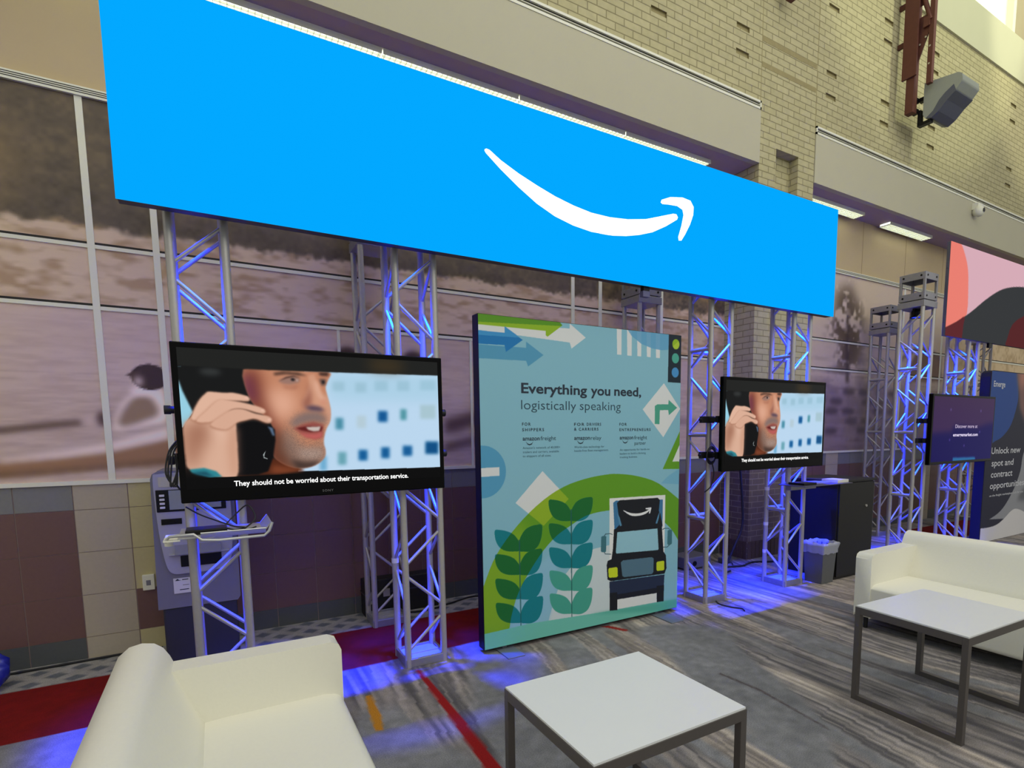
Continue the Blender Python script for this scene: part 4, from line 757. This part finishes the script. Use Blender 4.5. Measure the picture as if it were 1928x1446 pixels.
# ------------------------------------------------------------------ coffee tables
def table(label, O, ux, uy, w_, d_, h):
    t = thing('coffee_table', label, 'table', (O[0], O[1], 0), 'white topped steel coffee tables')
    P = lambda a, b: (O[0]+ux[0]*a+uy[0]*b, O[1]+ux[1]*a+uy[1]*b)
    def bar(a0, b0, a1, b1, z0, z1): return MB().prism([P(a0, b0), P(a1, b0), P(a1, b1), P(a0, b1)], z0, z1, 'z')
    b_ = .032
    bar(b_*.12, b_*.12, w_-b_*.12, d_-b_*.12, h-.008, h).build('tabletop', M_lam, t, bevel=.001)
    f = MB()
    for a0, b0, a1, b1 in ((0, 0, w_, b_), (0, d_-b_, w_, d_), (0, b_, b_, d_-b_), (w_-b_, b_, w_, d_-b_)):
        f.prism([P(a0, b0), P(a1, b0), P(a1, b1), P(a0, b1)], h-.05, h-.0085, 'z')
    f.build('top_frame', M_steel, t, bevel=.0015)
    for a in (0, w_-b_):
        for b in (0, d_-b_): bar(a, b, a+b_, b+b_, 0, h-.05).build('leg', M_steel, t, bevel=.0015)
    for a in (0, w_-b_): bar(a, b_, a+b_, d_-b_, .0, .032).build('foot_rail', M_steel, t, bevel=.0015)
    return t
table('white topped steel coffee table in the centre foreground, in front of the printed banner', (.9646, 1.381), (1, 0), (0, 1), .72, .652, .5875)
ca_, sa_ = math.cos(-.0432), math.sin(-.0432)
table('white topped steel coffee table at right, standing before the right-hand sofa', (3.2212, 1.273), (ca_, sa_), (-sa_, ca_), .724, .6155, .5875)

# ------------------------------------------------------------------ cash machine
am = thing('cash_machine', 'grey cash machine standing against the tiled wall behind the leftmost truss tower', 'cash machine', (-.16, 4.97, 0))
M_atm = mat('atm_grey', (120, 120, 134), .5, var=.05, scale=20); M_atm2 = mat('atm_silver', (172, 172, 182), .4, .2, var=.04); M_navy = mat('atm_base', (44, 46, 62), .55, var=.06)
AY = 4.75
MB().box((-.40, AY+.03, 0), (.06, 5.17, .40)).build('base_cabinet', M_navy, am, bevel=.012)
body = [(-.425, .40), (.065, .40), (.085, .43), (.085, 1.30), (.07, 1.36), (.03, 1.385), (-.36, 1.385), (-.40, 1.365), (-.412, 1.33)]
MB().prism(body, AY+.015, 5.17, 'y').build('body', M_atm, am, bevel=.015, seg=3)
fas = spline([(-.395, 1.33), (-.365, 1.365), (-.2, 1.372), (.0, 1.365), (.05, 1.33), (.06, 1.05), (.05, .80), (.02, .69), (-.05, .655), (-.24, .65), (-.315, .655), (-.350, .70), (-.372, .83), (-.388, 1.03)], 4)
MB().prism(fas, AY-.012, AY+.02, 'y').build('fascia', M_atm2, am, bevel=.006)
MB().box((-.385, AY-.02, 1.10), (.03, AY-.01, 1.255), 0).build('screen_bezel', M_black, am, bevel=.003)
MB().box((-.31, AY-.024, 1.115), (.0, AY-.019, 1.25)).build('display', mat('atm_display', (150, 158, 150), .3, var=.1, scale=8), am)
MB().box((-.365, AY-.016, 1.275), (.02, AY-.011, 1.345)).build('sign_plate', mat('atm_plate', (196, 194, 156), .4, var=.06), am)
for i in range(4):
    MB().box((-.365, AY-.03, 1.125+.028*i), (-.335, AY-.018, 1.14+.028*i)).build('button', mat('button_white', (220, 220, 220), .4), am, bevel=.002)
MB().box((-.365, AY-.018, 1.01), (-.245, AY-.011, 1.05)).box((-.36, AY-.03, 1.024), (-.25, AY-.017, 1.03)).build('card_slot', M_black, am)
MB().box((-.335, AY-.05, .79), (.03, AY-.01, .80), 0).build('shelf', M_atm2, am, bevel=.003)
MB().prism([(AY-.012, .86), (AY-.06, .795), (AY-.012, .795)], -.30, -.02, 'x').build('keypad', M_atm, am, bevel=.002)
MB().box((-.27, AY-.022, .70), (-.02, AY-.010, .78)).build('cash_slot', M_black, am, bevel=.003)
st_ = MB().box((-.325, AY+.008, .505), (-.225, AY+.0152, .615)).build('sticker', mat('paper_white', (216, 216, 222), .6), am)
MB().prism([(-.315, .598), (-.300, .612), (-.29, .602), (-.278, .598)], AY+.0072, AY+.0082, 'y').box((-.272, AY+.0072, .60), (-.235, AY+.0082, .606)).box((-.27, AY+.0072, .562), (-.232, AY+.0082, .565)).box((-.29, AY+.0072, .528), (-.235, AY+.0082, .534)).build('printing', M_txtd, st_)

ol = thing('wall_outlet', 'white socket plate on the beige tiles left of the cash machine', 'socket', (-.505, 5.19, .52))
MB().box((-.545, 5.165, .462), (-.47, 5.197, .58)).build('cover', M_white, ol, bevel=.004); MB().box((-.522, 5.162, .50), (-.494, 5.166, .54)).build('socket_face', M_atm, ol, bevel=.003)

# ------------------------------------------------------------------ trays on the trusses and what lies on them
ty = thing('clamp_tray', 'white metal tray clamped to the leftmost truss tower under the large television', 'tray', (-.02, 3.6, 1.1))
M_tray = mat('tray_metal', (190, 192, 190), .35, .5, var=.05)
MB().box((-.20, 3.40, 1.108), (.19, 3.752, 1.116)).build('plate', M_tray, ty, bevel=.002)
MB().prism([(3.40, 1.108), (3.398, 1.116), (3.375, 1.14), (3.371, 1.136)], -.10, .20, 'x').prism([(.188, 1.108), (.188, 1.116), (.226, 1.165), (.231, 1.162)], 3.40, 3.74, 'y').build('lip', M_tray, ty)
MB().path([(-.255, 3.42, 1.10), (-.235, 3.40, 1.128), (-.13, 3.385, 1.132), (-.095, 3.38, 1.10), (-.02, 3.378, 1.092), (.19, 3.378, 1.096), (.215, 3.378, 1.12), (.232, 3.378, 1.165)], .008, 8).build('edge_rail', M_tray, ty)
MB().tube((-.245, 3.50, 1.065), (-.245, 3.50, 1.106), .02, 14).box((-.262, 3.40, 1.10), (-.19, 3.60, 1.108)).build('clamp', M_white, ty); MB().tube((-.06, 3.66, 1.065), (-.06, 3.66, 1.106), .02, 14).build('clamp', M_white, ty)
dv = thing('media_player', 'flat black media player lying on the clamped tray among its cables', 'player', (-.06, 3.55, 1.117))
MB().box((-.17, 3.46, 1.117), (.02, 3.60, 1.142), M=None).build('case', M_black, dv, bevel=.006)
w = MB().path(spline([(.02, 3.52, 1.13), (.06, 3.50, 1.122), (.11, 3.55, 1.122), (.06, 3.62, 1.122), (.00, 3.69, 1.14), (-.10, 3.70, 1.19), (-.17, 3.715, 1.24)], 6, False), .004).path(spline([(.0, 3.60, 1.125), (.08, 3.66, 1.20), (.13, 3.60, 1.24), (.16, 3.56, 1.17), (.10, 3.50, 1.122)], 6, False), .004)
w.build('cable', M_rub, dv)
MB().path(spline([(-.05, 3.43, 1.122), (-.02, 3.43, 1.12), (.1, 3.45, 1.122), (.16, 3.55, 1.122)], 6, False), .004).build('cable', M_rub, dv)

te = thing('clamp_tray', 'dark metal tray clamped to the truss tower beside the rubbish bin, holding papers', 'tray', (5.2, 3.5, 1.06))
MB().box((4.83, 3.36, 1.088), (5.62, 3.668, 1.096)).build('plate', mat('tray_dark', (96, 94, 112), .45, .5, var=.05), te, bevel=.002)
MB().box((4.95, 3.60, 1.03), (5.36, 3.664, 1.085)).build('bracket', M_alu_d, te, bevel=.003)
for i, (x, y, wd, dp, th, lb, m_) in enumerate(((4.90, 3.42, .20, .18, .022, 'thin black book lying at the left end of the dark tray', M_black), (5.13, 3.44, .26, .2, .012, 'brochure with blue light painted in, in the middle of the dark tray', mat('blue_lit_paper', (120, 118, 190), .6, var=.04)))):  # second brochure: blue lamp light is put into the paper colour
    tag(MB().box((x, y, 1.0965), (x+wd, y+dp, 1.0965+th)).build('brochure', m_, bevel=.002), lb, 'brochure')
tag(MB().box((5.42, 3.40, 1.0965), (5.61, 3.58, 1.128)).build('paper_stack', mat('cream_paper', (214, 212, 200), .6, var=.04), bevel=.002), 'small stack of cream paper at the right end of the dark tray', 'paper')

# ------------------------------------------------------------------ bin, cabinet, boxes
bi = thing('rubbish_bin', 'grey square rubbish bin with a clear plastic liner beside the black cabinet', 'bin', (5.52, 3.63, 0))
M_bin = mat('bin_grey', (94, 96, 96), .6, var=.06)
bz = .415; w = MB()
def ring(a, x0, x1, y0, y1, z): return [(x0+a, y0+a, z), (x1-a, y0+a, z), (x1-a, y1-a, z), (x0+a, y1-a, z)]
lo_r, hi_r, in_t, in_b = ring(.02, 5.40, 5.64, 3.51, 3.75, 0), ring(0, 5.40, 5.64, 3.51, 3.75, bz), ring(.006, 5.40, 5.64, 3.51, 3.75, bz), ring(.025, 5.40, 5.64, 3.51, 3.75, .02)
w.add(lo_r+hi_r+in_t+in_b, [(0, 3, 2, 1)]+[(i, (i+1) % 4, 4+(i+1) % 4, 4+i) for i in range(4)]+[(4+i, 4+(i+1) % 4, 8+(i+1) % 4, 8+i) for i in range(4)]+[(8+i, 8+(i+1) % 4, 12+(i+1) % 4, 12+i) for i in range(4)]+[(12, 13, 14, 15)])
w.build('body', M_bin, bi, bevel=.006)
M_film = bpy.data.materials.new('clear_film'); M_film.use_nodes = True; pb = M_film.node_tree.nodes['Principled BSDF']; pb.inputs['Base Color'].default_value = (.75, .78, .9, 1); pb.inputs['Roughness'].default_value = .25; pb.inputs['Alpha'].default_value = .42
w = MB(); n = 48; vs = []
prof = [(.010, -.085), (.012, -.05), (.016, -.01), (.018, .02), (.010, .03), (-.002, .022), (-.010, -.02), (-.014, -.06)]
for r_, (o_, h_) in enumerate(prof):
    for i in range(n):
        t = i/n*4; e_ = int(t); f = t-e_; P0 = [(5.40, 3.51), (5.64, 3.51), (5.64, 3.75), (5.40, 3.75)]; a_, b_ = P0[e_], P0[(e_+1) % 4]; x, y = a_[0]+(b_[0]-a_[0])*f, a_[1]+(b_[1]-a_[1])*f
        g = (o_+.005*math.sin(i*1.9+r_))/.12; vs.append((x+(x-5.52)*g, y+(y-3.63)*g, bz+h_+.006*math.sin(i*1.3+r_*.4)+.004*random.uniform(-1, 1)))
w.add(vs, [(r_*n+i, r_*n+(i+1) % n, (r_+1)*n+(i+1) % n, (r_+1)*n+i) for r_ in range(len(prof)-1) for i in range(n)], 0, True)
w.build('liner', M_film, bi)
cb = thing('cabinet', 'black lockable cabinet standing behind the rubbish bin', 'cabinet', (6.03, 3.85, 0))
M_cab = mat('cabinet_black', (22, 22, 20), .5, var=.1)
MB().box((5.70, 3.57, .0), (6.37, 4.15, 1.07)).build('body', M_cab, cb, bevel=.004)
MB().box((5.71, 3.55, .03), (6.36, 3.569, 1.06)).build('door', M_cab, cb, bevel=.003)
MB().tube((6.21, 3.552, .79), (6.21, 3.538, .79), .014, 14).build('lock', M_alu, cb)
MB().box((5.68, 3.54, 1.07), (6.39, 4.17, 1.095)).build('top', M_cab, cb, bevel=.003)

fc = thing('flight_case', 'black flight case on the floor behind the large television, by the tiled wall', 'case', (1.6, 5.08, 0))
MB().box((1.04, 5.035, 0), (1.72, 5.19, .33)).build('body', M_rub, fc, bevel=.01)
MB().box((1.035, 5.03, .20), (1.725, 5.192, .214)).build('edge_trim', mat('case_trim', (70, 70, 76), .4, .6), fc)
MB().box((1.2, 5.02, .17), (1.26, 5.032, .24)).build('latch', M_alu, fc)
pj = thing('power_supply', 'grey power box on the floor behind the blue-lit truss tower right of the banner', 'box', (4.89, 4.87, 0))
MB().box((4.62, 4.72, .012), (5.02, 5.02, .15)).build('case', mat('supply_grey', (104, 104, 122), .5, var=.05), pj, bevel=.012)
MB().box((4.66, 4.76, 0), (4.98, 4.98, .014)).build('base', M_black, pj); MB().tube((4.75, 4.722, .075), (4.75, 4.712, .075), .03, 16).build('socket', M_black, pj)
for x, y, sz_, lb in ((4.42, 4.92, .07, 'black plug adapter beside the grey power box, next to the banner edge'), (5.33, 4.78, .075, 'olive grey plug adapter on the floor right of the grey power box')):
    a_ = thing('adapter', lb, 'adapter', (x, y, 0)); MB().box((x-sz_, y-.05, 0), (x+sz_, y+.05, .07)).build('case', M_rub if x < 5 else mat('olive_plastic', (86, 88, 78), .5, var=.05), a_, bevel=.012)
    MB().path(spline([(x, y-.05, .03), (x+.02, y-.10, .008), (x-.06, y-.18, .008)], 6, False), .006).build('lead', M_rub, a_)

# ------------------------------------------------------------------ cables
def cable(label, pts, r=.008): tag(MB().path(spline(pts, 8, False), r, 8).build('cable', M_rub), label, 'cable')
cable('thin black cable along the floor at left, in front of the tiled wall', [(-2.2, 5.1, .01), (-1.3, 5.11, .01), (-.7, 5.14, .01), (-.45, 5.14, .01)])
cable('black cable on the floor between the large television and the light blue banner', [(1.36, 4.96, .01), (1.6, 4.93, .01), (1.85, 5.02, .01), (2.1, 5.10, .01), (2.3, 4.98, .01), (2.6, 5.0, .01)])
cable('black cable lying across the carpet from truss to truss before the brick pier', [(5.1, 4.60, .012), (5.35, 4.52, .012), (5.6, 4.58, .012), (5.9, 4.45, .012), (6.2, 4.52, .012), (6.6, 4.40, .012)], .012)
cable('thick black cable hanging down in front of the brick pier', [(4.97, 4.3, 1.75), (5.0, 4.3, 1.25), (5.05, 4.3, .85), (5.06, 4.3, .55), (4.95, 4.32, .3), (4.86, 4.36, .06), (4.92, 4.40, .015), (5.02, 4.42, .015)], .013)
cable('thin dark cord running forward from the truss tower right of the banner', [(4.02, 3.70, .008), (3.98, 3.62, .008), (4.0, 3.5, .008), (4.05, 3.42, .008), (4.02, 3.36, .008)], .006)

# crumpled blue plastic at the left edge
random.seed(3); bm_ = MB(); nu, nv = 26, 12; vs = []
for j in range(nv+1):
    for i in range(nu):
        t = 2*math.pi*i/nu; f = math.pi*j/nv; rad = 1+.16*math.sin(3*t+2*f)+.1*math.sin(7*t+j)+.05*random.uniform(-1, 1)
        vs.append((-1.45+.20*rad*math.sin(f)*math.cos(t), 4.88+.13*rad*math.sin(f)*math.sin(t), max(.002, .11+.12*rad*math.cos(f)*(1+.3*math.cos(t+1)))))
bm_.add(vs, [(j*nu+i, j*nu+(i+1) % nu, (j+1)*nu+(i+1) % nu, (j+1)*nu+i) for j in range(nv) for i in range(nu)], 0, True)
tag(bm_.build('plastic_bag', mat('blue_plastic', (32, 40, 150), .25, var=.25, scale=12)), 'crumpled blue plastic bag on the floor at the left edge by the tiled wall', 'bag')

# ------------------------------------------------------------------ strip lights under the soffit
M_glow = mat('tube_glow', (250, 252, 236), .5, emit=2.6); M_lv = mat('louvre_white', (225, 228, 214), .4, var=.02)
def strip(x0, label):
    t = thing('strip_light', label, 'lamp', (x0+.62, 5.05, 4.78), 'strip lights under the soffit'); x1 = x0+1.25
    MB().box((x0, 4.965, 4.772), (x1, 5.13, 4.78)).box((x0, 4.965, 4.735), (x1, 4.97, 4.772)).box((x0, 5.125, 4.735), (x1, 5.13, 4.772)).build('housing', M_lv, t)
    MB().box((x0+.004, 4.971, 4.764), (x1-.004, 5.124, 4.771)).build('diffuser', M_glow, t)
    w = MB()
    for i in range(28): xx = x0+.02+i*(1.21/27); w.box((xx-.001, 4.97, 4.735), (xx+.001, 5.125, 4.756))
    for yy in (5.01, 5.05, 5.09): w.box((x0, yy-.001, 4.735), (x1, yy+.001, 4.756))
    w.build('louvre', M_lv, t)
for x0, lb in ((-1.2, 'strip light under the soffit, leftmost one behind the blue sign'), (.10, 'strip light under the soffit showing over the top left of the blue sign'), (1.36, 'strip light under the soffit, second visible from the left over the blue sign'), (2.62, 'strip light under the soffit, third visible from the left over the blue sign'), (3.88, 'strip light under the soffit over the white arrow, last in its row'), (7.02, 'strip light under the soffit just right of the blue sign'), (8.95, 'strip light under the soffit left of the pink sign')):
    strip(x0, lb)

# ------------------------------------------------------------------ red steel bracket column, loudspeaker, camera
M_red = mat('red_steel', (98, 56, 44), .55, .2, var=.15, scale=12)
cl = thing('steel_bracket', 'dark red riveted steel bracket column on the brick wall holding the loudspeaker', 'bracket', (8.5, 4.55, 6.0))
MB().box((8.43, 4.46, 5.97), (8.53, 4.57, 11)).box((8.40, 4.43, 6.42), (8.43, 4.62, 11)).build('wall_post', M_red, cl, bevel=.004)
MB().box((8.44, 4.25, 6.25), (8.50, 4.315, 11)).build('outer_post', M_red, cl, bevel=.004)
MB().prism([(4.46, 6.55), (4.46, 7.15), (4.31, 7.15), (4.31, 6.95)], 8.455, 8.475, 'x').prism([(4.46, 7.3), (4.46, 7.9), (4.31, 7.9), (4.31, 7.6), (4.40, 7.3)], 8.455, 8.475, 'x').build('gusset', M_red, cl)
MB().tube((8.45, 4.30, 7.05), (8.45, 4.47, 7.6), .03, 8).tube((8.45, 4.30, 8.2), (8.45, 4.47, 7.65), .03, 8).box((8.42, 4.30, 6.98), (8.46, 4.38, 7.1)).build('diagonal', M_red, cl)
w = MB()
for yy, zz_ in ((4.42, 6.80), (4.35, 6.86), (4.50, 6.08), (4.29, 6.72), (4.29, 6.5)): w.tube((8.438, yy, zz_), (8.444, yy, zz_), .012, 10)
w.build('rivet', mat('rivet_steel', (200, 196, 180), .4, .6), cl)
MB().box((8.46, 4.545, 6.9), (8.5, 4.735, 6.96)).build('wall_fixing', M_red, cl); MB().box((8.46, 4.545, 7.4), (8.5, 4.735, 7.46)).build('wall_fixing', M_red, cl)
sp = thing('loudspeaker', 'grey loudspeaker hung from the red steel bracket high on the brick wall', 'loudspeaker', (8.75, 4.2, 6.1))
x0, x1 = 8.56, 9.02
side = [(4.39, 6.335), (3.975, 6.27), (3.93, 6.235), (3.92, 6.15), (3.99, 6.07), (4.10, 6.00), (4.20, 5.90), (4.30, 5.85), (4.36, 5.87), (4.39, 5.93)]
MB().prism(side, x0, x1, 'x').build('enclosure', mat('speaker_grey', (150, 156, 144), .55, var=.04), sp, bevel=.015, seg=3)
gr = [(4.02, 6.145), (3.99, 6.055), (4.09, 5.985), (4.19, 5.888), (4.28, 5.842), (4.345, 5.868), (4.26, 5.925), (4.19, 6.03), (4.12, 6.09)]
MB().prism(gr, x0-.004, x1+.004, 'x').build('grille', mat('speaker_grille', (86, 90, 100), .6, var=.1, scale=120), sp, bevel=.006)
MB().box((8.58, 4.38, 6.13), (8.66, 4.47, 6.18)).box((8.532, 4.47, 6.12), (8.60, 4.53, 6.19)).build('mount', M_black, sp, bevel=.004); MB().box((8.58, 4.30, 5.81), (8.66, 4.47, 5.85)).box((8.532, 4.46, 5.98), (8.60, 4.53, 6.04)).box((8.58, 4.43, 5.83), (8.66, 4.47, 6.02)).build('mount', M_black, sp, bevel=.004)
st2 = thing('steel_bracket', 'lower tip of a dark red steel bracket above the blue sign, at the top edge', 'bracket', (5.98, 4.6, 6.6))
MB().box((5.92, 4.52, 6.57), (6.02, 4.63, 11)).build('wall_post', M_red, st2, bevel=.006); MB().box((5.95, 4.60, 7.4), (6.0, 4.735, 7.46)).build('wall_fixing', M_red, st2)
lamp('hall_spot', 'SPOT', (9.8, -1, 11.5), 1100, (.96, 1, .70), aim=(9.5, 4.73, 9.4), spot_size=R(56), spot_blend=.25, shadow_soft_size=.12)
lamp('hall_spot', 'SPOT', (14.2, -1, 11.5), 1100, (1, .95, .70), aim=(13.9, 4.73, 9.3), spot_size=R(52), spot_blend=.25, shadow_soft_size=.12)
sc = thing('security_camera', 'small white security camera on the upper edge of the right fascia', 'camera', (10.95, 4.68, 5.16))
MB().box((10.87, 4.62, 5.22), (11.03, 4.72, 5.32)).build('bracket', M_white, sc, bevel=.008)
MB().lathe([(.001, -.06), (.05, -.05), (.085, -.02), (.09, .02), (.07, .06), (.05, .09), (.001, .095)], (10.93, 4.62, 5.19), 18, axis='y').build('body', M_white, sc)
MB().lathe([(.001, -.004), (.035, 0)], (10.93, 4.557, 5.19), 14, axis='y').build('lens', M_black, sc)
